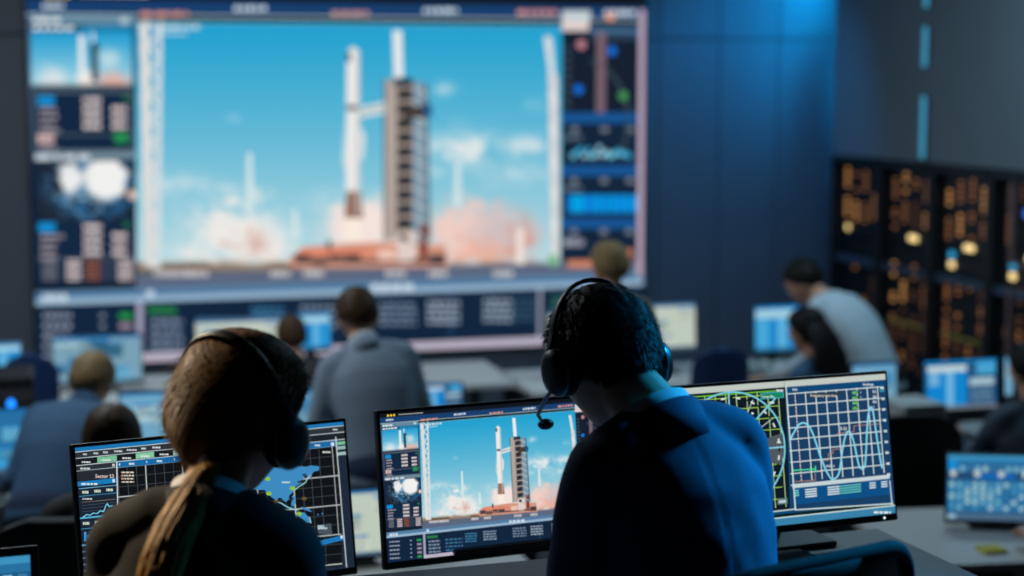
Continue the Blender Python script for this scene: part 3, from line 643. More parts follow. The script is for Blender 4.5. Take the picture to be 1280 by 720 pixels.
# displays of the far work places, drawn on the unit square
def win_canvas(seed, base, pale):
    r = random.Random(seed); c = Canvas()
    c.rect(0, 0, 1, 1, base, 0); c.rect(0, 0, 1, .05, (26, 110, 170), 1)
    for k in range(7):
        x = r.uniform(0, .75); y = r.uniform(.05, .75); wd = r.uniform(.15, .4); h = r.uniform(.12, .35)
        col = r.choice(pale); c.rect(x, y, min(1, x+wd), min(.97, y+h), col, 2+k % 3); c.rect(x, y, min(1, x+wd), y+.035, (30, 120, 185), 5)
        for q in range(4): c.words(x+.02, y+.06+q*.05, min(wd-.04, .96-x), .02, tuple(int(v*.6) for v in col), 6)
    c.rect(0, .95, 1, 1, (80, 110, 135), 6); return c.mesh('office_picture')
PALE = win_canvas(3, (120, 160, 180), [(190,215,220), (170,205,215), (205,220,215), (110,180,215), (60,110,140)])
PALEW = win_canvas(8, (188, 200, 186), [(205,214,202), (215,220,208), (190,204,190), (170,190,180)])
DASH = win_canvas(5, (40, 110, 160), [(60,160,215), (100,180,220), (150,200,225), (24,70,110)])
SOFT = win_canvas(9, (110, 165, 195), [(150,195,215), (125,185,215), (170,205,215), (80,150,195)])
def browse_canvas():
    c = Canvas(); c.rect(0, 0, 1, 1, (24, 96, 146), 0); c.rect(.0, .0, 1, .05, (10, 130, 200), 1)
    c.rect(.04, .10, .58, .22, (196, 212, 214), 2); c.rect(.04, .22, .58, .92, (16, 132, 205), 2); c.rect(.30, .22, .40, .92, (110, 180, 220), 3); c.rect(.06, .24, .2, .5, (110, 175, 215), 3)
    c.rect(.58, .05, 1, .92, (34, 84, 126), 2); c.rect(.72, .05, .98, .30, (70, 160, 205), 3); c.rect(.62, .38, .96, .52, (166, 192, 204), 3)
    for k in range(5): c.words(.64, .58+k*.06, .3, .03, (110, 140, 160), 4)
    c.rect(0, .92, 1, 1, (110, 120, 130), 3); return c.mesh('browser_picture')
BROWSE = browse_canvas()
def stripes_canvas():
    c = Canvas(); c.rect(0, 0, 1, 1, (22, 130, 200), 0); c.rect(.02, .07, .98, .26, (160, 205, 220), 2); c.rect(.35, 0, 1, .07, (10, 140, 215), 2)
    for x, wd, col in ((.02,.3,(70,165,215)), (.33,.1,(16,130,205)), (.5,.22,(90,175,220)), (.75,.1,(20,140,210)), (.86,.12,(50,155,215))): c.rect(x, .26, x+wd, .93, col, 3)
    c.rect(0, .93, 1, 1, (40,110,150), 4); return c.mesh('stripes_picture')
STRIPES = stripes_canvas()
def table_canvas():
    c = Canvas(); c.rect(0, 0, 1, 1, (30, 90, 135), 0); c.rect(0, 0, 1, .07, (60, 145, 190), 1); c.rect(0, .07, 1, .15, (40, 112, 160), 1)
    c.rect(.01, .08, .1, .24, (20, 140, 210), 2); r = random.Random(4)
    for k in range(11): c.rect(.13+k*.08, .17, .18+k*.08, .25, r.choice([(120,180,205),(60,120,160),(150,195,210)]), 2)
    c.rect(0, .27, 1, .36, (36, 70, 110), 2); c.rect(.3, .28, .7, .36, (20, 100, 180), 3)
    for k in range(4): c.rect(.03+k*.25, .24, .09+k*.25, .33, (190,200,195), 4)
    for y in range(5):
        for x in range(12): c.rect(.02+x*.081, .42+y*.09, .075+x*.081, .485+y*.09, r.choice([(110,180,210),(70,150,195),(150,200,215),(50,120,170)]), 3)
    c.rect(0, .9, 1, 1, (74, 104, 132), 3); c.rect(.01, .92, .09, .98, (150,190,210), 4); return c.mesh('table_picture')
TABLE = table_canvas()
# ------------------------------------------------------------------ displays
def monitor(label, C, yaw, wd, h, pic, deskz, tilt=7, bez=0.007, chin=0.016, group=None, led=False, name='monitor', base=True, housing=None):
    C = Vector(C); t = empty(name, (C.x, C.y, deskz), yaw); tag(t, label, 'monitor', group)
    zc = C.z - deskz; rot = (-R(tilt), 0, 0)
    b = MB(); b.box((0, 0.012, 0), (wd, 0.022, h), bev=0.004); b.box((0, 0.032, -0.01), (wd*0.62, 0.03, h*0.6), bev=0.012)
    fr = b.build('housing', housing or M_black, t, (0, 0, zc), rot)
    d = link('display', pic, None, t, None, rot); d.scale = (wd-2*bez, 1, h-bez-chin)
    d.location = Vector((0, 0, zc)) + Euler(rot).to_matrix() @ Vector((0, -0.0006, (chin-bez)/2))
    if led:
        MB().lathe([(0.0028, 0), (0.0022, 0.0012)], Matrix.Rotation(R(90), 4, 'X'), 12).build('power_light', emat('led_white', (215, 240, 245), 1.6), t, Vector((0,0,zc)) + Euler(rot).to_matrix() @ Vector((wd/2-0.036, -0.0005, -h/2+chin*0.5)), rot)
    if base:
        MB().box((0, 0.062, zc*0.5), (0.06, 0.018, max(zc, 0.03)), bev=0.004).build('stand_neck', M_dgrey, t)
        MB().box((0, 0.05, 0.006), (min(0.24, wd*.5), 0.17, 0.012), bev=0.005).build('stand_base', M_dgrey, t)
    return t
# the video wall on the back wall
def u_at(px, v=0.12):
    lo, hi = -7.0, 0.0
    for _ in range(50):
        m = (lo+hi)/2; p = room(m, v); x = 640+FPX*p.x/(p.y*math.cos(PITCH))*math.cos(PITCH)
        if x < px: lo = m
        else: hi = m
    return lo
uL, uR = u_at(40), u_at(806); pR = room(uR, 0.12)
zT, zB = at(806, -4, pR.y).z, at(806, 426, pR.y).z
VW, VH = uR-uL, zT-zB; vc = room((uL+uR)/2, 0.06, (zT+zB)/2)
vw = empty('video_wall', (vc.x, vc.y, zB), YAW); tag(vw, 'huge wall display showing a rocket launch, hung on the grey back wall', 'video wall')
MB().box((0, 0.0, VH/2), (VW+0.03, 0.09, VH+0.03), bev=0.01).build('housing', M_black, vw)
dd = link('display', MISSION, None, vw, (0, -0.047, VH/2)); dd.scale = (VW, 3, VH)
# ------------------------------------------------------------------ desks
def desk(label, c, yaw, wd, dp, z_top, z_floor, m, group=None, legs=M_dgrey, panel=True, name='desk'):
    t = empty(name, (c[0], c[1], z_floor), yaw); tag(t, label, 'desk', group); h = z_top-z_floor
    MB().box((0, 0, h-0.015), (wd, dp, 0.03), bev=0.004).build('desk_top', m, t)
    for sx in (-1, 1):
        for sy in (-1, 1): MB().box((sx*(wd/2-0.06), sy*(dp/2-0.06), (h-0.03)/2), (0.05, 0.05, h-0.03), bev=0.005).build('leg', legs, t)
    if panel: MB().box((0, dp/2-0.05, (h-0.03)-0.22), (wd-0.18, 0.018, 0.42), bev=0.003).build('modesty_panel', m, t)
    return t
DZ = 0.74; DYAW = R(18.5)
corner = on_z(1096, 660, DZ)                          # far right corner of the front desk top
ex = Vector((math.cos(DYAW), math.sin(DYAW), 0)); ey = Vector((-math.sin(DYAW), math.cos(DYAW), 0))
FW, FD = 2.7, 0.92
dc = corner - ex*FW/2 - ey*FD/2
fdesk = desk('long grey front desk carrying the three large sharp monitors', (dc.x, dc.y), DYAW, FW, FD, DZ, 0.0, M_desk)
GM = 'monitors on the front desk'
pc = at(470.5, 512.3, 3.63)
monitor('front desk monitor showing the rocket launch, between the two headset wearers', (-0.026, 3.745, pc.z-0.174), R(23.8), 0.548, 0.337, MISSION, DZ, tilt=8, group=GM)
pc = at(1113, 466, 3.83)
monitor('front desk monitor showing a round radar chart and a wave curve', (0.586, 3.735, pc.z-0.164), R(22), 0.56, 0.332, RADAR, DZ, tilt=10, group=GM, led=True)
pc = at(434, 523, 3.70)
monitor('front desk monitor with a blue world map, partly behind the ponytailed woman', (-0.605, 3.565, pc.z-0.170), R(28), 0.592, 0.335, WORLD, DZ, tilt=10, group=GM)
# laptop at the lower left edge
lt = empty('laptop', (-0.955, 2.84, DZ), R(20)); tag(lt, 'black laptop cut by the bottom left corner of the picture', 'laptop')
MB().box((0, -0.11, 0.008), (0.34, 0.23, 0.016), bev=0.005).build('keyboard_deck', M_black, lt)
tp = (0, 0, 0)
MB().box((0, 0.006, 0.105), (0.34, 0.008, 0.215), bev=0.003).build('lid', M_black, lt, (0, 0.0, 0.012), (-R(14), 0, 0))
ld = link('display', TABLE, None, lt, (0, 0.02, 0.117), (-R(14), 0, 0)); ld.scale = (0.31, 1, 0.18)
kb = MB()
for i in range(12):
    for j in range(4): kb.box((-0.143+i*0.026, -0.06-j*0.026, 0.018), (0.021, 0.021, 0.004))
o = kb.build('keys', M_dgrey, lt); o['kind'] = 'stuff'
# pad on the front desk beside the man
pp = on_z(985, 696, DZ)
tag(MB().box((0, 0, 0.003), (0.30, 0.24, 0.006), bev=0.002).build('desk_pad', mat('pad_charcoal', (46, 50, 56), 0.8, nscale=60), None, (pp.x-0.12, pp.y+0.02, DZ+0.0005), (0, 0, R(24))), 'charcoal desk pad beside the seated man on the front desk', 'desk pad')
# ------------------------------------------------------------------ chairs
M_mesh = None
def net_material():
    m = bpy.data.materials.new('chair_net'); m.use_nodes = True; nt = m.node_tree; b = nt.nodes['Principled BSDF']
    b.inputs['Base Color'].default_value = (*lin((18, 18, 20)), 1); b.inputs['Roughness'].default_value = 0.8; b.inputs['Specular IOR Level'].default_value = 0.15
    tc = nt.nodes.new('ShaderNodeTexCoord'); outs = []
    for ang in (45, -45):
        mp = nt.nodes.new('ShaderNodeMapping'); mp.inputs['Rotation'].default_value = (0, R(ang), 0); nt.links.new(tc.outputs['Object'], mp.inputs[0])
        wv = nt.nodes.new('ShaderNodeTexWave'); wv.inputs['Scale'].default_value = 45; nt.links.new(mp.outputs[0], wv.inputs[0]); outs.append(wv)
    mx = nt.nodes.new('ShaderNodeMath'); mx.operation = 'MAXIMUM'; nt.links.new(outs[0].outputs['Fac'], mx.inputs[0]); nt.links.new(outs[1].outputs['Fac'], mx.inputs[1])
    gt = nt.nodes.new('ShaderNodeMath'); gt.operation = 'GREATER_THAN'; gt.inputs[1].default_value = 0.52; nt.links.new(mx.outputs[0], gt.inputs[0]); nt.links.new(gt.outputs[0], b.inputs['Alpha'])
    return m
M_net = net_material()
def office_chair(label, loc, yaw, fab, top=1.0, bw=0.46, net=False, group=None, arms=True, lift=0.0):
    t = empty('office_chair', loc, yaw); tag(t, label, 'chair', group)
    MB().box((0, 0.02, 0.475+lift), (0.48, 0.46, 0.075), bev=0.035, seg=4).build('seat', fab, t, smooth=True)
    MB().tube([(0, 0, 0.08), (0, 0, 0.44+lift)], [0.028, 0.024], n=16).build('gas_lift', M_black, t)
    for k in range(5):
        a = 2*math.pi*k/5+0.3; d = Vector((math.cos(a), math.sin(a), 0))
        MB().tube([d*0.02+Vector((0,0,0.105)), d*0.28+Vector((0,0,0.075))], [(0.024,0.02), (0.016,0.012)], n=8).build('leg', M_black, t)
        MB().lathe([(0.026,-0.018), (0.03,-0.012), (0.03,0.012), (0.026,0.018)], Matrix.Translation(d*0.29+Vector((0,0,0.031))) @ Matrix.Rotation(a+math.pi/2, 4, 'Z') @ Matrix.Rotation(R(90), 4, 'X'), 14).build('caster', M_black, t)
    # curved backrest
    z0, z1 = 0.60, top; rc = 0.11; hw = bw/2
    def surf(x, z): f = (z-z0)/(z1-z0); return Vector((x, -0.235-0.05*f+0.10*(x/hw)**2*0.55, z))
    out = []
    for cxs, czs, a0 in ((1, 1, 0), (-1, 1, 90), (-1, -1, 180), (1, -1, 270)):
        for a in range(0, 91, 10):
            out.append((cxs*(hw-rc)+rc*math.cos(R(a0+a)), (z1-rc if czs > 0 else z0+rc)+rc*math.sin(R(a0+a))))
    if net:
        b = MB(); pts = [surf(x, z) for x, z in out]; pts.append(pts[0]); pts.append(pts[1])
        b.tube(pts, [(0.014, 0.014)]*len(pts), n=10, xhint=Vector((0,1,0)), caps=True); b.build('back_frame', mat('chair_frame_matt', (9, 9, 10), 0.85, nscale=60, namt=0.1, spec=0.1), t, smooth=True)
    nx, nz = 18, 16; b = MB(); grid = {}
    for j in range(nz+1):
        z = z0+(z1-z0)*j/nz
        e = hw if z0+rc <= z <= z1-rc else hw-rc+math.sqrt(max(0, rc**2-((z-(z1-rc)) if z > z1-rc else (z0+rc-z))**2))
        for i in range(nx+1): grid[i, j] = b.bm.verts.new(surf(-e+2*e*i/nx, z))
    for j in range(nz):
        for i in range(nx):
            try: b.bm.faces.new((grid[i,j], grid[i+1,j], grid[i+1,j+1], grid[i,j+1]))
            except ValueError: pass
    o = b.build('backrest', M_net if net else fab, t, smooth=True)
    sd = o.modifiers.new('s', 'SOLIDIFY'); sd.thickness = 0.003 if net else 0.055; sd.offset = 0
    if not net:
        bv = o.modifiers.new('b', 'BEVEL'); bv.width = 0.02; bv.segments = 3; bv.limit_method = 'ANGLE'
    MB().tube([(0, -0.05, 0.43), (0, -0.24, 0.43), (0, -0.30, 0.55), (0, -0.285, 0.78)], [(0.035,0.012)]*4, n=8).build('back_support', M_black, t)
    if arms:
        for s in (-1, 1):
            a = MB(); a.tube([(s*0.22, 0, 0.45), (s*0.275, 0, 0.50), (s*0.275, 0, 0.66)], [0.014]*3, n=8); a.box((s*0.275, 0.03, 0.672), (0.075, 0.25, 0.028), bev=0.012); a.build('armrest', M_black, t)
    return t
# ------------------------------------------------------------------ people
SKIN = mat('skin', (205, 150, 122), 0.55, nscale=40, namt=0.08, bump=0.1, bscale=400)
SKIN2 = mat('skin_tan', (186, 134, 106), 0.55, nscale=40, namt=0.08, bump=0.1, bscale=400)
M_eye = mat('eye_white', (225, 222, 218), 0.2)
def cloth(name, col, rough=0.85): return mat(name, col, rough, nscale=90, namt=0.12, bump=0.35, bscale=900, spec=0.25)
J_black = cloth('jacket_black', (30, 29, 32)); J_navy = cloth('jacket_navy', (44, 58, 84)); J_grey = cloth('jacket_grey_blue', (138, 154, 172)); J_blue = cloth('jacket_blue', (58, 88, 118))
J_slate = cloth('jacket_slate', (72, 84, 98)); J_char = cloth('top_charcoal', (62, 60, 62)); J_shirt = cloth('shirt_white', (192, 206, 216)); J_dblue = cloth('blouse_dark_blue', (62, 92, 122)); J_tan = cloth('coat_tan', (120, 112, 96))
T_dark = cloth('trousers_dark', (34, 38, 48)); T_jean = cloth('trousers_blue', (50, 64, 92))
C_white = cloth('collar_white', (200, 200, 200)); M_shoe = mat('shoe_leather', (20, 18, 17), 0.35)
def hairmat(n, c, rough=0.5): return mat(n, c, rough, nscale=70, namt=0.35, bump=0.6, bscale=260, stretch=(1, 1, 0.12), spec=0.15)
H_dark = hairmat('hair_dark_brown', (40, 28, 22)); H_black = hairmat('hair_black', (24, 20, 19)); H_brown = hairmat('hair_brown', (74, 54, 38)); H_blond = hairmat('hair_blond', (140, 116, 80)); H_lt = hairmat('hair_light_brown', (128, 104, 72)); H_woman = mat('hair_chestnut', (104, 76, 42), 0.55, nscale=90, namt=0.4, bump=0.12, bscale=700, stretch=(1, 1, 0.15), spec=0.2)
def sstep(a, b, x): t = max(0.0, min(1.0, (x-a)/(b-a))); return t*t*(3-2*t)
def head_r(d):
    """point of the head surface in direction d; x right, y forward, z up; origin between the ears"""
    x, y, z = d
    rx, ry, rz = 0.080, 0.098, 0.120 if z > 0 else 0.118
    if y < 0: ry = 0.100
    e = 2.35 if z > 0 else 2.0; r = (abs(x/rx)**e + abs(y/ry)**e + abs(z/rz)**e)**(-1/e)
    p = Vector(d)*r
    if z < 0:
        if y < 0: p *= 1 - 0.16*sstep(0.1, 0.75, -z)*sstep(0, .5, -y)          # nape
        p.x *= 1 - 0.25*sstep(0.25, 0.95, -z)                                   # jaw narrows
    if y > 0:
        p.y += 0.022*math.exp(-(x/0.13)**2 - ((z+0.20)/0.16)**2)                # nose
        p.y += 0.006*math.exp(-(x/0.40)**2 - ((z-0.12)/0.08)**2)                # brow
        for s in (-1, 1): p.y -= 0.010*math.exp(-((x-s*0.34)/0.16)**2 - ((z+0.02)/0.09)**2)   # eye sockets
        p.y += 0.006*math.exp(-(x/0.24)**2 - ((z+0.53)/0.05)**2) + 0.006*math.exp(-(x/0.22)**2 - ((z+0.65)/0.05)**2) - 0.004*math.exp(-(x/0.26)**2 - ((z+0.59)/0.02)**2)
        p.y += 0.014*math.exp(-(x/0.3)**2 - ((z+0.85)/0.12)**2)                 # chin
    return p
def sphere_surf(b, fn, M, nu=40, nv=28):
    rings = []
    for j in range(1, nv):
        th = math.pi*j/nv
        rings.append([b.bm.verts.new(M @ fn(Vector((math.sin(th)*math.cos(2*math.pi*i/nu), math.sin(th)*math.sin(2*math.pi*i/nu), math.cos(th))))) for i in range(nu)])
    top = b.bm.verts.new(M @ fn(Vector((0,0,1)))); bot = b.bm.verts.new(M @ fn(Vector((0,0,-1))))
    for j in range(len(rings)-1):
        for i in range(nu): b.bm.faces.new((rings[j][i], rings[j+1][i], rings[j+1][(i+1)%nu], rings[j][(i+1)%nu]))
    for i in range(nu): b.bm.faces.new((top, rings[0][i], rings[0][(i+1)%nu])); b.bm.faces.new((bot, rings[-1][(i+1)%nu], rings[-1][i]))
def hair_mask(d, style):
    x, y, z = d
    a = math.atan2(abs(x), -y)/math.pi            # 0 back .. 1 front
    K = {'short': [(0,-.62),(.22,-.58),(.38,-.25),(.46,-.18),(.54,.05),(.66,.42),(.8,.56),(1,.6)],
         'pony': [(0,-.72),(.22,-.70),(.36,-.35),(.46,-.12),(.56,.12),(.66,.45),(.8,.62),(1,.66)],
         'long': [(0,-.9),(.3,-.85),(.42,-.5),(.5,-.2),(.6,.1),(.7,.45),(1,.62)]}[style]
    for i in range(len(K)-1):
        if a <= K[i+1][0]:
            f = (a-K[i][0])/(K[i+1][0]-K[i][0]); zl = K[i][1]*(1-f)+K[i+1][1]*f; break
    return sstep(zl-0.07, zl+0.07, z)
def ik(a, c, l1, l2, pole):
    d = c-a; L = min(d.length, (l1+l2)*0.999); d = d.normalized()
    x = (l1*l1-l2*l2+L*L)/(2*L); h = math.sqrt(max(0.0, l1*l1-x*x))
    p = pole - d*pole.dot(d); p.normalize()
    return a+d*x+p*h, a+d*L
def hand_shape(b, wrist, d, up, s=1.0, curl=25, side=1):
    d = d.normalized(); up = (up - d*up.dot(d)).normalized(); lat = d.cross(up)*side
    b.tube([wrist-d*0.05, wrist, wrist+d*0.045*s, wrist+d*0.095*s], [(0.026,0.021), (0.028*s,0.02*s), (0.042*s,0.017*s), (0.041*s,0.014*s)], n=14, xhint=lat)
    for k, (o, l) in enumerate(((0.031, 0.070), (0.0105, 0.080), (-0.0105, 0.074), (-0.031, 0.058))):
        p = wrist+d*0.088*s+lat*o*s; dd = (d+lat*(o*3.0)).normalized(); pts = [p-dd*0.015]; ang = 0
        for sg in (0.45, 0.32, 0.23):
            pts.append(p); ang += R(curl); q = (dd*math.cos(ang)-up*math.sin(ang)); p = p+q*l*s*sg
        pts.append(p); b.tube(pts, [0.0105*s, 0.0105*s, 0.0098*s, 0.009*s, 0.0078*s], n=10, xhint=lat, round_caps=True)
    p = wrist+d*0.028*s+lat*0.026*s; q1 = (d*0.72+lat*0.62-up*0.25).normalized(); q2 = (d*0.92+lat*0.25-up*0.35).normalized()
    b.tube([p-q1*0.012, p, p+q1*0.040*s, p+q1*0.040*s+q2*0.034*s], [0.013*s, 0.0135*s, 0.0115*s, 0.009*s], n=10, xhint=up, round_caps=True)

def person(label, loc, yaw, jacket, trousers=T_dark, skin=SKIN, hair=H_dark, style='short', sex='m', seated=True, ph=0.57, lean=(5, 15), side=0.0, twist=0.0,
           neck=(12, 0), head=(0, 0, 0), hands=None, feet=None, vox=0.014, bvox=0.008, collar=None, size=1.0, group=None, fine=False, hs=1.0, hairt=0.014, elbow=None, shoulder=1.0):
    """local frame: faces +Y, x to the right, origin on the floor below the pelvis"""
    t = empty('person', loc, yaw); tag(t, label, 'person', group); s = size; wm = sex == 'f'
    sw = (0.140 if wm else 0.156)*s*shoulder; cw = (0.86 if wm else 1.0)*s
    # spine
    p = Vector((0, 0, ph)); SP = [p.copy()]; UV = []; n = 11; L = (0.49 if wm else 0.51)*s
    for i in range(n):
        f = i/(n-1); a = R(lean[0]+(lean[1]-lean[0])*f); sd = R(side*f)
        d = Vector((math.sin(sd), math.sin(a), math.cos(a))).normalized(); UV.append(d); p = p + d*(L/n); SP.append(p.copy())
    UV.append(UV[-1]); c7 = SP[-1]; tw = R(twist)
    r = Vector((math.cos(tw), math.sin(tw), 0)); u = UV[-1]; r = (r - u*r.dot(u)).normalized(); fw = u.cross(r)
    def sp(f): k = f*(len(SP)-1); i = min(int(k), len(SP)-2); return SP[i].lerp(SP[i+1], k-i)
    def rt(f): a = tw*f; return Vector((math.cos(a), math.sin(a), 0))
    # head frame
    na = R(neck[0]); nd = (Vector((math.sin(R(neck[1])), math.sin(na), math.cos(na)))).normalized()
    hc = c7 + nd*0.155*s + fw*0.015
    HM = Matrix.Translation(hc) @ Euler((R(head[0]), R(head[2]), 0)).to_matrix().to_4x4()
    HM = Matrix.Translation(hc) @ (Matrix.Rotation(R(head[1]), 4, 'Z') @ Matrix.Rotation(-R(head[0]), 4, 'X') @ Matrix.Rotation(R(head[2]), 4, 'Y')) @ Matrix.Scale(s*hs*(0.97 if wm else 1.0), 4)
    # arms
    SH = {k: c7 - u*0.062*s + r*sw*k + fw*0.005 for k in (-1, 1)}
    hands = hands or {}; HD = {}; EL = {}
    for k in (-1, 1):
        tgt = Vector(hands.get(k, (0.2*k, 0.42, 0.80) if seated else (0.25*k, 0.12, 0.80)))
        pole = Vector(elbow[k]) if elbow and k in elbow else Vector((0.30*k, -0.5, -0.9)); EL[k], HD[k] = ik(SH[k], tgt, 0.29*s, 0.26*s, pole)
    # legs
    HP = {k: Vector((0.095*k*s, 0, ph-0.02)) for k in (-1, 1)}; KN = {}; AN = {}
    for k in (-1, 1):
        ft = Vector(feet[k]) if feet and k in feet else (Vector((0.13*k, 0.46, 0.09)) if seated else Vector((0.11*k, -0.02, 0.09)))
        KN[k], AN[k] = ik(HP[k], ft, 0.43*s, 0.43*s, Vector((0.05*k, 1.0, 0.6 if seated else 0.1)))
    # --- clothes: upper body
    b = MB()
    ringw = [(-0.20,.185,.130),(-0.08,.180,.128),(0.06,.172,.120),(0.22,.162,.112),(0.40,.172,.118),(0.58,.186,.122),(0.74,.186,.116),(0.86,.155,.10),(0.95,.105,.082),(1.02,.068,.068)]
    if wm: ringw = [(-0.20,.185,.125),(-0.08,.180,.122),(0.06,.160,.112),(0.22,.140,.100),(0.40,.150,.108),(0.58,.165,.118),(0.74,.168,.108),(0.86,.140,.092),(0.95,.092,.075),(1.02,.058,.060)]
    if seated: ringw = ringw[1:] if not wm else ringw[1:]
    pts = []; rad = []
    for f, rw, rd in ringw:
        pp = sp(max(f, 0.0)) if f >= 0 else SP[0]+UV[0]*f*L
        if f > 1: pp = c7 + nd*(f-1)*L
        pts.append(pp); rad.append((rw*s*(1.0 if f < .3 else shoulder), rd*s))
    b.tube(pts, rad, n=28, xhint=r)
    for k in (-1, 1):
        b.tube([c7-u*0.015+r*0.02*k, c7-u*0.030*s+r*sw*0.55*k, SH[k]+u*0.006, SH[k]+r*0.012*k-u*0.01], [(0.055*s,0.055*s),(0.062*s,0.058*s),(0.064*cw,0.062*cw),(0.058*cw,0.058*cw)], n=16, xhint=fw, round_caps=True)
        mid = SH[k].lerp(EL[k], 0.5); m2 = EL[k].lerp(HD[k], 0.5)
        b.tube([SH[k]+u*0.0, SH[k].lerp(EL[k], .2), mid, EL[k]], [0.066*cw, 0.067*cw, 0.059*cw, 0.050*cw], n=16, xhint=fw, round_caps=True)
        b.tube([EL[k], m2, HD[k].lerp(EL[k], .12)], [0.050*cw, 0.045*cw, 0.036*cw], n=16, xhint=fw, round_caps=True)
    me = remesh(b.mesh(), vox, 10 if fine else 5)
    if fine:      # folds of the cloth, centre back seam
        co = np.empty(len(me.vertices)*3); me.vertices.foreach_get('co', co); co = co.reshape(-1, 3); no = np.empty(len(me.vertices)*3); me.vertices.foreach_get('normal', no); no = no.reshape(-1, 3)
        for i in range(len(co)):
            v = Vector(co[i]); x = (v-c7).dot(r); q = noise.noise(Vector((v.x*7, v.y*7, v.z*4.5)))*0.008 + noise.noise(Vector((v.x*16+v.z*9, v.y*14, v.z*12-v.x*7)))*0.0045
            if (v-c7).dot(fw) < 0: q -= 0.0022*math.exp(-(x/0.004)**2)
            co[i] += no[i]*q
        me.vertices.foreach_set('co', co.ravel()); me.update()
    link('jacket' if jacket is not J_shirt else 'shirt', me, jacket, t)
    # --- trousers
    b = MB(); b.ell(SP[0]+Vector((0,-0.01,-0.02)), (0.182*s, 0.135*s, 0.13*s))
    for k in (-1, 1):
        b.tube([HP[k], HP[k].lerp(KN[k], .3), KN[k]], [0.092*s, 0.085*s, 0.064*s], n=16, round_caps=True)
        b.tube([KN[k], KN[k].lerp(AN[k], .4), AN[k]+Vector((0,0,0.0))], [0.064*s, 0.060*s, 0.052*s], n=16, round_caps=False)
    link('trousers', remesh(b.mesh(), 0.016, 4), trousers, t)
    for k in (-1, 1):
        a = AN[k]; fx = Vector((0.18*k, 1, 0)).normalized(); z = a.z-0.0
        sh = MB(); sh.tube([a-fx*0.06+Vector((0,0,-z+0.048)), a+Vector((0,0,-z+0.052)), a+fx*0.10+Vector((0,0,-z+0.042)), a+fx*0.19+Vector((0,0,-z+0.030))], [(0.034,0.046),(0.040,0.05),(0.047,0.040),(0.030,0.024)], n=14, xhint=Vector((1,0,0)), round_caps=True)
        sh.build('shoe', M_shoe, t, smooth=True)
    # --- body (skin): one continuous surface
    b = MB()
    sphere_surf(b, head_r, HM)
    b.tube([c7-u*0.08, c7, c7.lerp(hc, .5)+fw*0.004, hc-nd*0.01*s], [(0.062*cw,0.056*cw), (0.060*cw,0.060*cw), (0.056*cw,0.058*cw), (0.052*cw,0.056*cw)], n=18, xhint=r)
    for k in (-1, 1):
        b.ell(HM @ Vector((0.082*k, -0.012, -0.012)), (0.009, 0.020, 0.032), (HM.to_3x3() @ Matrix.Rotation(-0.35*k, 3, 'Z')).to_quaternion(), 12, 8)
    b.tube([SP[0], sp(.3), sp(.6), sp(.85), c7], [(0.13*s,0.08*s),(0.115*s,0.075*s),(0.125*s,0.078*s),(0.09*s,0.062*s),(0.045*s,0.045*s)], n=18, xhint=r, round_caps=True)
    for k in (-1, 1):
        b.tube([sp(.85), SH[k]], [0.035, 0.038], n=10, xhint=fw, round_caps=True)
        b.tube([SH[k], EL[k]], [0.040*cw, 0.034*cw], n=10, xhint=fw, round_caps=True); b.tube([EL[k], HD[k]], [0.034*cw, 0.024*cw], n=10, xhint=fw, round_caps=True)
        dv = (HD[k]-EL[k]).normalized(); fl = Vector((dv.x, dv.y, dv.z*0.35)) if hands.get(k) or seated else dv
        hand_shape(b, HD[k], fl, Vector((0,0,1)) if abs(dv.z) < .9 else r*k, s*(0.92 if wm else 1.0), 18, -k)
        b.tube([HP[k], KN[k]], [0.055, 0.042], n=10, round_caps=True); b.tube([KN[k], AN[k]], [0.042, 0.034], n=10, round_caps=True)
        b.tube([AN[k], AN[k]+Vector((0.02*k, 0.09, -0.045))], [0.030, 0.018], n=10, round_caps=True)
    link('body', remesh(b.mesh(), bvox, 2, 0.4), skin, t)
    for k in (-1, 1): MB().ell(HM @ Vector((0.031*k, 0.083, -0.003)), (0.0115,)*3, None, 10, 8).build('eye', M_eye, t, smooth=True)
    # --- hair
    rnd = random.Random(hash(label) % 1000)
    def hr(d):
        q = head_r(d); m = hair_mask(d, style)
        n1 = noise.noise(Vector((d[0]*22, d[1]*22, d[2]*4)))*0.0035 + noise.noise(Vector((d[0]*7, d[1]*7, d[2]*4+5)))*0.003
        th = hairt*(1+0.35*sstep(.3, 1, d[2])) + n1*(1.0 if style == 'short' else .3)
        th *= (0.45+0.55*sstep(-0.6, 0.0, d[2])) if style == 'short' else 1.0
        return q + Vector(d)*(th*m - 0.010*(1-m))
    b = MB(); sphere_surf(b, hr, HM, 96 if fine else 48, 72 if fine else 36)
    if style == 'long':
        for a in range(-50, 71, 14):
            q0 = HM @ Vector((0.085*math.sin(R(a)), -0.095*math.cos(R(a)), 0.03)); q1 = c7 + r*0.11*math.sin(R(a)) - fw*(0.075+0.03*math.cos(R(a))) + u*0.0
            b.tube([q0, q0.lerp(q1, .5)-fw*0.012, q1, q1-u*(0.16+0.05*math.cos(R(a)*1.2))-fw*0.004], [0.026,0.030,0.028,0.008], n=10, round_caps=True)
    hm = b.mesh(smooth=True); ho = link('hair', hm, hair, t)
    t['hair_ok'] = 1; del t['hair_ok']
    info = dict(root=t, HM=HM, c7=c7, u=u, r=r, fw=fw, nd=nd, hc=hc, hair=ho, style=style, s=s)
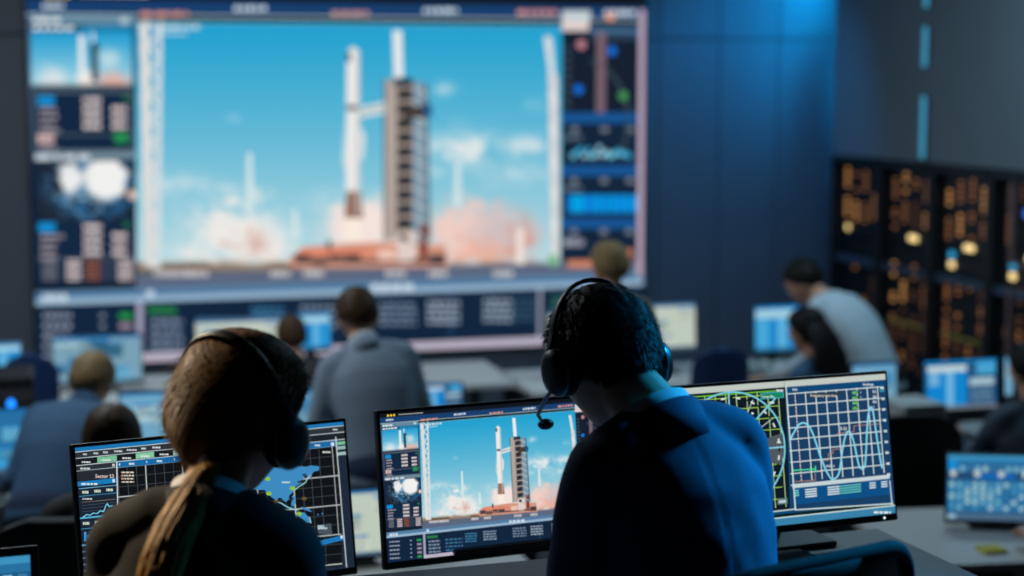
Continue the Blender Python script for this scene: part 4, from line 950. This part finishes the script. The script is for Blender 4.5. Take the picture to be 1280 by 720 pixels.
    # --- collar
    def collar_band(nm, m, rn, top, low, flare, span, thick, wu):
        b = MB(); N = 32; ra, rb = [], []
        for i in range(N+1):
            a = R(-span + 2*span*i/N); dirv = (-fw*math.cos(a) + r*math.sin(a)); fall = 0.5*(1-math.cos(a))
            base = c7 + nd*0.012; nd_ = (u*wu + nd*(1-wu)).normalized()
            ra.append(b.bm.verts.new(base + dirv*rn*(1+.1*fall) + nd_*(top-0.055*fall)+fw*0.02*fall)); rb.append(b.bm.verts.new(base + dirv*(rn+flare) + nd_*(low-0.05*fall)+fw*0.02*fall))
        for i in range(N): b.bm.faces.new((ra[i], ra[i+1], rb[i+1], rb[i]))
        o = b.build(nm, m, t, smooth=True); sd = o.modifiers.new('s', 'SOLIDIFY'); sd.thickness = thick; sd.offset = 1
    rn = (0.058 if wm else 0.066)*s
    if collar: collar_band('shirt_collar', collar, rn, 0.040, -0.03, 0.012, 140, 0.004, 0.5)
    if jacket not in (J_shirt, J_char): collar_band('jacket_collar', jacket, rn+0.008, 0.020, -0.050, 0.012, 130, 0.006, 0.8)
    return info
def strand_hair(info, m, count, style, lift=0.004, length=0.03, seed=1):
    """short tapering locks lying along the scalp"""
    rnd = random.Random(seed); b = MB(); HM = info['HM']
    while count > 0:
        z = rnd.uniform(-0.75, 1); a = rnd.uniform(0, 2*math.pi); q = math.sqrt(max(0, 1-z*z)); d = Vector((q*math.cos(a), q*math.sin(a), z))
        if hair_mask(d, style) < 0.45: continue
        count -= 1
        th = 0.013*(0.6+0.5*sstep(-0.6, 0.3, z)); p = head_r(d)+d*(th-0.004)
        dn = Vector((0, -0.35, -1)) if style == 'short' else (Vector((0, -0.1, -0.065))-p)*8; dn = dn - d*dn.dot(d); dn.normalize(); dn += Vector((rnd.uniform(-.3,.3), rnd.uniform(-.3,.3), 0))*(1 if style == 'short' else .25); sd = d.cross(dn).normalized()*rnd.uniform(0.0006, 0.0013)
        l = length*rnd.uniform(.6, 1.3); p2 = p+dn*l*.6+d*lift*rnd.uniform(.6, 1.4); p3 = p+dn*l+d*lift*rnd.uniform(0, 1.6)
        V = [b.bm.verts.new(HM @ v) for v in (p-sd, p+sd, p2+sd*.8, p2-sd*.8, p3)]
        b.bm.faces.new((V[0], V[1], V[2], V[3])); b.bm.faces.new((V[3], V[2], V[4]))
    o = b.build('hair_strands', m, info['root']); o['kind'] = 'stuff'; return o
M_silver = mat('headset_silver', (150, 154, 160), 0.3, metal=0.6)
def headset(label, info, tilt=10, boom=-1, mic=True):
    W = info['root'].matrix_basis @ info['HM']; sc = info['s']
    t = empty('headset'); t.matrix_world = W @ Matrix.Rotation(R(tilt), 4, 'X') ; tag(t, label, 'headset', 'headsets')
    ex = 0.097
    b = MB(); pts = []
    for i in range(25):
        a = R(-8 + 196*i/24); pts.append((0.104*math.cos(a) if abs(math.cos(a)) < .98 else 0.104*math.cos(a), 0.0, 0.012+0.137*max(0, math.sin(a)) + (-0.01 if math.sin(a) < 0 else 0)))
    b.tube(pts, [(0.011, 0.004)]*len(pts), n=10, xhint=Vector((0,1,0))); b.build('headband', M_black, t, smooth=True)
    for k in (-1, 1):
        M = Matrix.Translation((ex*k, -0.004, -0.012)) @ Matrix.Rotation(R(90)*k, 4, 'Y') @ Matrix.Diagonal((1.12, 0.95, 1, 1))
        cup = MB().lathe([(0.020,-0.006), (0.034,-0.004), (0.038,0.004), (0.038,0.013), (0.033,0.022), (0.022,0.027), (0.008,0.028)], M, 32).build('ear_cup', M_black, t, smooth=True)
        MB().lathe([(0.022,-0.020), (0.034,-0.020), (0.039,-0.014), (0.039,-0.006), (0.034,-0.003), (0.022,-0.003)], M, 32).build('ear_cushion', M_fabric, cup, smooth=True)
        MB().lathe([(0.037,0.005), (0.0392,0.006), (0.0392,0.0095), (0.037,0.0105)], M, 32).build('trim_ring', M_silver, cup, smooth=True)
        MB().tube([(0.100*k, 0, 0.055), (0.111*k, 0, 0.03), (0.117*k, -0.002, 0.0)], [(0.009,0.004)]*3, n=8, xhint=Vector((0,1,0))).build('yoke', M_black, t)
    if mic:
        k = boom; pts = [(0.112*k, 0.0, -0.035), (0.120*k, 0.03, -0.055), (0.112*k, 0.075, -0.072), (0.085*k, 0.11, -0.082)]
        MB().tube(pts, [0.0042, 0.0036, 0.0034, 0.0034], n=8, round_caps=True).build('microphone_boom', M_silver, t, smooth=True)
        MB().ell((0.072*k, 0.121, -0.085), (0.016, 0.011, 0.010), None, 14, 10).build('microphone', M_black, t, smooth=True)
    return t
# ------------------------------------------------------------------ the two in front
# woman with the ponytail
WF = R(-6); wp = at(240, 640, 2.62)
wo = person('woman in a dark jacket with a ponytail and headset, facing the world map', (wp.x, wp.y-0.05, 0), WF, J_black, hair=H_woman, style='pony', sex='f', ph=0.615, lean=(4, 16), side=2, twist=0, neck=(42, 6), head=(14, -24, 4), hands={-1: (-0.20, 0.36, 0.80), 1: (0.20, 0.36, 0.80)}, hs=1.08, vox=0.008, bvox=0.006, collar=C_white, fine=True, hairt=0.018, size=1.0, shoulder=0.93, elbow={-1: (-0.05, -0.6, -1), 1: (0.05, -0.6, -1)})
strand_hair(wo, H_woman, 3800, 'pony', lift=0.0015, length=0.06, seed=3)
headset('black headset worn by the ponytailed woman', wo, tilt=30, boom=1, mic=False)
# ponytail made of locks
rnd = random.Random(12); b = MB(); HM = wo['HM']; c7, u_, r_, fw_ = wo['c7'], wo['u'], wo['r'], wo['fw']
base = HM @ Vector((0.046, -0.090, -0.062))
q = [base + fw_*0.02, base - fw_*0.018, base - fw_*0.034 - u_*0.045 - r_*0.014, c7 - fw_*0.116 - u_*0.085 - r_*0.030, c7 - fw_*0.130 - u_*0.19 - r_*0.042, c7 - fw_*0.124 - u_*0.30 - r_*0.062]
def cr(P, t):
    n = len(P)-1; k = min(int(t*n), n-1); f = t*n-k; p0, p1, p2, p3 = P[max(k-1,0)], P[k], P[k+1], P[min(k+2, n)]
    return 0.5*((2*p1)+(p2-p0)*f+(2*p0-5*p1+4*p2-p3)*f*f+(3*p1-p0-3*p2+p3)*f**3)
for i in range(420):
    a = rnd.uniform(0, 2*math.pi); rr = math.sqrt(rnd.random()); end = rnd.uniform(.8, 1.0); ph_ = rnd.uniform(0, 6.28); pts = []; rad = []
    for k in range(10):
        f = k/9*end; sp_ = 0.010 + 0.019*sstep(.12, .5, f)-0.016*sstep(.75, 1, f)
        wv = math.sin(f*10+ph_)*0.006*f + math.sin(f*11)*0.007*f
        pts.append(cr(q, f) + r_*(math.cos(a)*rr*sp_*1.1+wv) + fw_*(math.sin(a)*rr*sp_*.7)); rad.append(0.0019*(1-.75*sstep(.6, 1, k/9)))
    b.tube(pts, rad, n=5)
o = b.build('ponytail', mat('hair_chestnut_lit', (168, 128, 70), 0.5, nscale=120, namt=0.45, stretch=(1, 1, 0.1), spec=0.2), wo['root'], smooth=True); o['label'] = 'loose chestnut ponytail'  # chestnut tail coloured lighter gold, the warm light on it painted in
MB().lathe([(0.014,-0.010), (0.021,-0.006), (0.021,0.006), (0.014,0.010)], Matrix.Translation(base-fw_*0.012) @ (u_*0.3-fw_).to_track_quat('Z','Y').to_matrix().to_4x4(), 18).build('hair_tie', M_fabric, wo['root'], smooth=True)
office_chair('black office chair under the ponytailed woman', (wp.x-0.01, wp.y-0.10, 0), WF, M_fabric, top=0.80, arms=False, lift=0.07)
# man with the headset
MF = R(32); mp_ = at(858, 640, 3.0)
mo = person('dark-haired man in a navy suit with a headset, seated before the radar monitor', (mp_.x+0.03, mp_.y-0.10, 0), MF, J_navy, skin=SKIN2, hair=H_dark, style='short', ph=0.67, lean=(6, 20), side=-5, twist=-4, neck=(52, -8), head=(22, -2, 0), hands={-1: (-0.24, 0.40, 0.79), 1: (0.24, 0.36, 0.79)}, vox=0.008, bvox=0.006, collar=C_white, fine=True, hairt=0.013, shoulder=0.88, elbow={-1: (0.0, -0.6, -1), 1: (0.1, -0.6, -1)})
strand_hair(mo, H_dark, 6000, 'short', lift=0.0035, length=0.022, seed=5)
headset('black headset with a mouth microphone worn by the man in navy', mo, tilt=2, boom=-1)
office_chair('black net-backed office chair behind the man in navy', (0.33, 2.90, 0), R(35), M_fabric, top=1.0, bw=0.50, net=True, lift=0.07)
# ------------------------------------------------------------------ lower floor: desks, monitors, people
D2 = FLOOR2+0.73
def far_monitor(label, x0, y0, x1, y1, Y, pic, yaw=16, group=None, dz=D2, **kw):
    C = at((x0+x1)/2, (y0+y1)/2, Y); wd = (x1-x0)/FPX*Y/math.cos(R(yaw)); h = (y1-y0)/FPX*Y
    return monitor(label, C, R(yaw), wd, h, pic, dz, tilt=4, group=group, **kw)
G2 = 'monitors on the lower floor'
# left row of the lower floor
desk('white desk under the left row of monitors', (-1.35, 7.42), YAW, 2.9, 0.8, D2, FLOOR2, M_deskw, 'desks on the lower floor')
far_monitor('blue monitor cut by the left edge, below the small far laptop', -60, 510, 36, 598, 7.05, DASH, group=G2)
far_monitor('pale blue monitor between the leaning man and the ponytailed woman', 152, 486, 282, 562, 7.35, SOFT, group=G2)
far_monitor('pale blue monitor right of the ponytailed woman, left of the grey suit', 288, 486, 408, 556, 7.55, SOFT, group=G2)
far_monitor('small blue monitor just right of the grey suit, above the launch monitor', 521, 478, 580, 516, 7.9, BROWSE, group=G2)
# computer tower with the blue light, standing behind
pt = at(14, 505, 7.75)
ct = empty('computer_tower', (pt.x, pt.y, D2), YAW); tag(ct, 'black computer tower with a blue oval light at the left edge', 'computer')
MB().box((0, 0, 0.19), (0.20, 0.36, 0.38), bev=0.01).build('case', M_black, ct)
MB().box((0, -0.182, 0.30), (0.18, 0.01, 0.05), bev=0.003).build('drive_bay', M_dgrey, ct)
lz = at(14, 497, pt.y).z - D2
MB().lathe([(0.022, 0), (0.018, 0.008)], Matrix.Translation((0.0, -0.18, lz)) @ Matrix.Rotation(R(90), 4, 'X') @ Matrix.Diagonal((0.8, 1.5, 1, 1)), 20).build('power_light', emat('tower_blue', (20, 130, 255), 2.2), ct)
# third row at the far left and middle
desk('white far desk below the launch picture', (-1.55, 9.62), YAW, 3.1, 0.8, D2, FLOOR2, M_deskw, 'desks on the lower floor')
far_monitor('pale monitor behind the leaning man, with small windows', 68, 418, 176, 482, 9.35, PALE, group=G2)
far_monitor('wide pale monitor mostly behind the ponytailed woman', 246, 397, 362, 462, 9.55, PALEW, group=G2, housing=M_grey)
far_monitor('small cyan monitor behind the grey suit', 366, 390, 414, 440, 9.75, STRIPES, group=G2)
lp = at(2, 462, 9.25)
far_monitor('small cyan monitor at the left edge above the computer tower', -30, 428, 26, 470, 9.1, STRIPES, group=G2, housing=M_grey)
# middle right
desk('white far desk end seen between the launch monitor and the man in navy', (0.62, 9.85), YAW, 1.25, 0.75, D2, FLOOR2, M_deskw, 'desks on the lower floor')
far_monitor('cream lit monitor left of the head of the man in navy', 684, 387, 774, 452, 9.75, PALEW, group=G2, housing=M_grey)
far_monitor('cream lit monitor right of the head of the man in navy', 778, 379, 872, 440, 9.95, PALEW, group=G2, housing=M_grey)
desk('grey far desk in front of the blue wall', (1.68, 10.2), YAW, 0.88, 0.75, D2, FLOOR2, M_desk, 'desks on the lower floor')
far_monitor('cyan striped monitor beside the man in the white shirt', 941, 381, 1002, 442, 10.3, STRIPES, group=G2)
for k in range(4):
    p_ = on_z(922+k*17, 470, D2); t = empty('cup', (p_.x, p_.y, D2)); tag(t, 'pale cup on the grey far desk, %s of four' % ('leftmost', 'second from the left', 'third from the left', 'rightmost')[k], 'cup', 'cups on the grey far desk')
    MB().lathe([(0.024, 0), (0.033, 0.002), (0.036, 0.085), (0.033, 0.085), (0.028, 0.01)], None, 18).build('cup_wall', mat('cup_pale', (170, 190, 190), 0.4), t, smooth=True)
    MB().tube([(0.034, 0, 0.065), (0.055, 0, 0.062), (0.058, 0, 0.035), (0.034, 0, 0.022)], [0.0045]*4, n=6).build('handle', mat('cup_pale', (170, 190, 190), 0.4), t)
# right block
desk('white desk in front of the sitter at the right edge', (2.12, 8.1), YAW, 1.5, 0.75, D2, FLOOR2, M_desk, 'desks on the lower floor')
far_monitor('blue browser monitor with a white bar, left of the sitter at the right edge', 1150, 448, 1252, 516, 8.1, BROWSE, group=G2)
far_monitor('narrow pale blue monitor seen edge-on beside the head of the sitter at the right edge', 1254, 443, 1268, 500, 8.2, SOFT, yaw=16, group=G2)
far_monitor('dim light blue monitor just behind the right end of the radar monitor', 1062, 452, 1124, 522, 7.95, SOFT, group=G2)
desk('white near desk at the right edge with the yellow pad', (2.02, 6.42), R(8), 1.35, 0.8, D2, FLOOR2, M_deskw, 'desks on the lower floor')
far_monitor('blue table monitor at the right edge above the yellow pad', 1182, 566, 1306, 657, 6.45, TABLE, yaw=-6, group=G2)
yp = on_z(1239, 689, D2)
tag(MB().box((0, 0, 0.006), (0.085, 0.085, 0.012), bev=0.002).build('note_pad', mat('note_yellow', (205, 190, 40), 0.7), None, (yp.x, yp.y, D2+0.0005), (0, 0, R(12))), 'yellow note pad under the blue table monitor', 'note pad')
desk('white desk between the world map monitor and the launch monitor', (-0.55, 5.95), YAW, 1.2, 0.75, D2, FLOOR2, M_deskw, 'desks on the lower floor')
far_monitor('cream lit monitor in the gap between the world map and launch monitors', 376, 610, 500, 702, 5.95, PALEW, group=G2)
# storage tower and chair on the right
gb = at(1139, 500, 7.42); t = empty('storage_cabinet', (gb.x, gb.y, FLOOR2), YAW); tag(t, 'grey upright cabinet right of the radar monitor', 'cabinet')
MB().box((0, 0, 0.52), (0.20, 0.25, 1.04), bev=0.008).build('body', mat('cabinet_light', (185, 190, 192), 0.5), t)
MB().box((0, -0.128, 0.52), (0.18, 0.012, 0.98), bev=0.003).build('door', mat('cabinet_light', (185, 190, 192), 0.5), t)
MB().tube([(0.06, -0.14, 0.6), (0.06, -0.14, 0.7)], [0.006]*2, n=8).build('handle', M_steel, t)
cb = at(1172, 560, 6.9)
office_chair('black empty office chair right of the radar monitor', (cb.x-0.02, cb.y, FLOOR2), R(196), M_fabric, top=1.02, bw=0.52)
cb = at(880, 440, 9.4)
office_chair('blue chair behind the right ear of the man in navy', (cb.x, cb.y, FLOOR2), R(15), M_fabb, top=1.0, bw=0.30, arms=False)
cb = at(866, 470, 8.2)
office_chair('black chair behind the right ear cup of the man in navy', (cb.x, cb.y, FLOOR2), R(10), M_fabric, top=0.93, bw=0.5)
cb = at(44, 470, 8.85)
office_chair('dark blue chair left of the leaning man', (cb.x, cb.y, FLOOR2), R(10), M_fabb, top=1.06, bw=0.24, arms=False)
# people of the lower floor
def stand_at(px, py, Y): p = at(px, py, Y); return (p.x, p.y, FLOOR2)
GP = 'people on the lower floor'
# grey suit, standing, leaning a little to the left
person('dark-haired man in a grey-blue suit standing with his back turned', stand_at(474, 500, 6.95), R(10), J_grey, T_jean, hair=H_brown, seated=False, ph=0.87, size=0.94, lean=(10, 34), side=-10, neck=(28, -8), head=(22, 10, 0), hands={-1: (-0.27, 0.30, 0.84), 1: (0.25, 0.25, 0.86)}, group=GP, collar=C_white, feet={-1: (-0.12, -0.06, .09), 1: (0.12, -0.02, .09)})
person('fair-haired man in a tan coat standing behind the man in navy', stand_at(767, 400, 8.3), R(12), J_tan, T_dark, hair=H_blond, seated=False, ph=0.88, size=0.95, lean=(0, 8), neck=(10, 0), head=(4, 20, 0), group=GP)
person('fair-haired man in a blue jacket bending over the left desk', stand_at(62, 560, 6.55), R(-4), J_blue, T_jean, hair=H_lt, seated=False, ph=0.80, size=0.95, lean=(30, 76), side=4, neck=(38, 2), head=(24, -8, 0), hands={-1: (-0.34, 0.36, 0.77), 1: (0.30, 0.40, 0.77)}, group=GP, feet={-1: (-0.14, -0.16, .09), 1: (0.14, -0.10, .09)}, shoulder=1.08)
sa = stand_at(134, 600, 5.35)
person('seated person in a dark top below the bending man', (sa[0], sa[1], FLOOR2), R(6), J_char, T_dark, hair=H_brown, seated=True, ph=0.58, lean=(4, 16), neck=(14, 0), head=(6, 0, 0), group=GP, size=1.02)
office_chair('dark grey office chair of the seated person by the world map monitor', (sa[0]-0.02, sa[1]-0.05, FLOOR2), R(8), M_fabg, top=1.13, bw=0.56)
sb = stand_at(370, 450, 9.0)
person('brown-haired sitter in charcoal left of the grey suit', sb, R(14), J_char, T_dark, hair=H_brown, seated=True, ph=0.50, lean=(8, 24), neck=(16, 0), head=(4, 0, 0), group=GP, size=0.88)
office_chair('grey office chair of the brown-haired sitter', (sb[0], sb[1]-0.06, FLOOR2), R(14), M_fabg, top=0.85)
person('man in a white shirt bending over beside the server racks', stand_at(1096, 420, 9.2), R(48), J_shirt, T_dark, hair=H_black, seated=False, ph=0.84, lean=(18, 62), side=0, neck=(50, -4), head=(34, 6, 0), hands={-1: (-0.26, 0.52, 0.80), 1: (0.28, 0.50, 0.80)}, group=GP, feet={-1: (-0.12, -0.14, .09), 1: (0.12, -0.10, .09)})
sc_ = stand_at(1040, 470, 8.7)
person('long-haired woman in dark blue sitting below the white shirt', sc_, R(40), J_dblue, T_dark, hair=H_black, style='long', sex='f', seated=True, ph=0.51, lean=(6, 18), neck=(18, 0), head=(10, 10, 0), group=GP)
office_chair('black office chair of the long-haired woman', (sc_[0]+0.03, sc_[1]-0.06, FLOOR2), R(28), M_fabric, top=0.82)
sd_ = stand_at(1302, 520, 7.5)
person('sitter in a slate jacket cut by the right edge', sd_, R(10), J_slate, T_dark, hair=H_black, seated=True, ph=0.50, size=0.97, lean=(4, 12), neck=(14, 0), head=(6, 16, 0), group=GP, collar=None)
office_chair('black office chair of the sitter at the right edge', (sd_[0], sd_[1]-0.06, FLOOR2), R(10), M_fabric, top=0.8)
hp = on_z(1268, 690, D2)
se = Vector((hp.x+0.36, hp.y-0.30, FLOOR2))
person('sitter outside the right edge whose bare hand rests on the white near desk', tuple(se), R(10), J_black, T_dark, hair=H_dark, seated=True, ph=0.57, lean=(4, 14), neck=(14, 0), head=(6, 0, 0), group=GP, hands={-1: (-0.24, 0.30, 0.79), 1: (0.22, 0.34, 0.79)})
office_chair('black office chair outside the right edge', (se.x, se.y-0.06, FLOOR2), R(10), M_fabric, top=0.9)
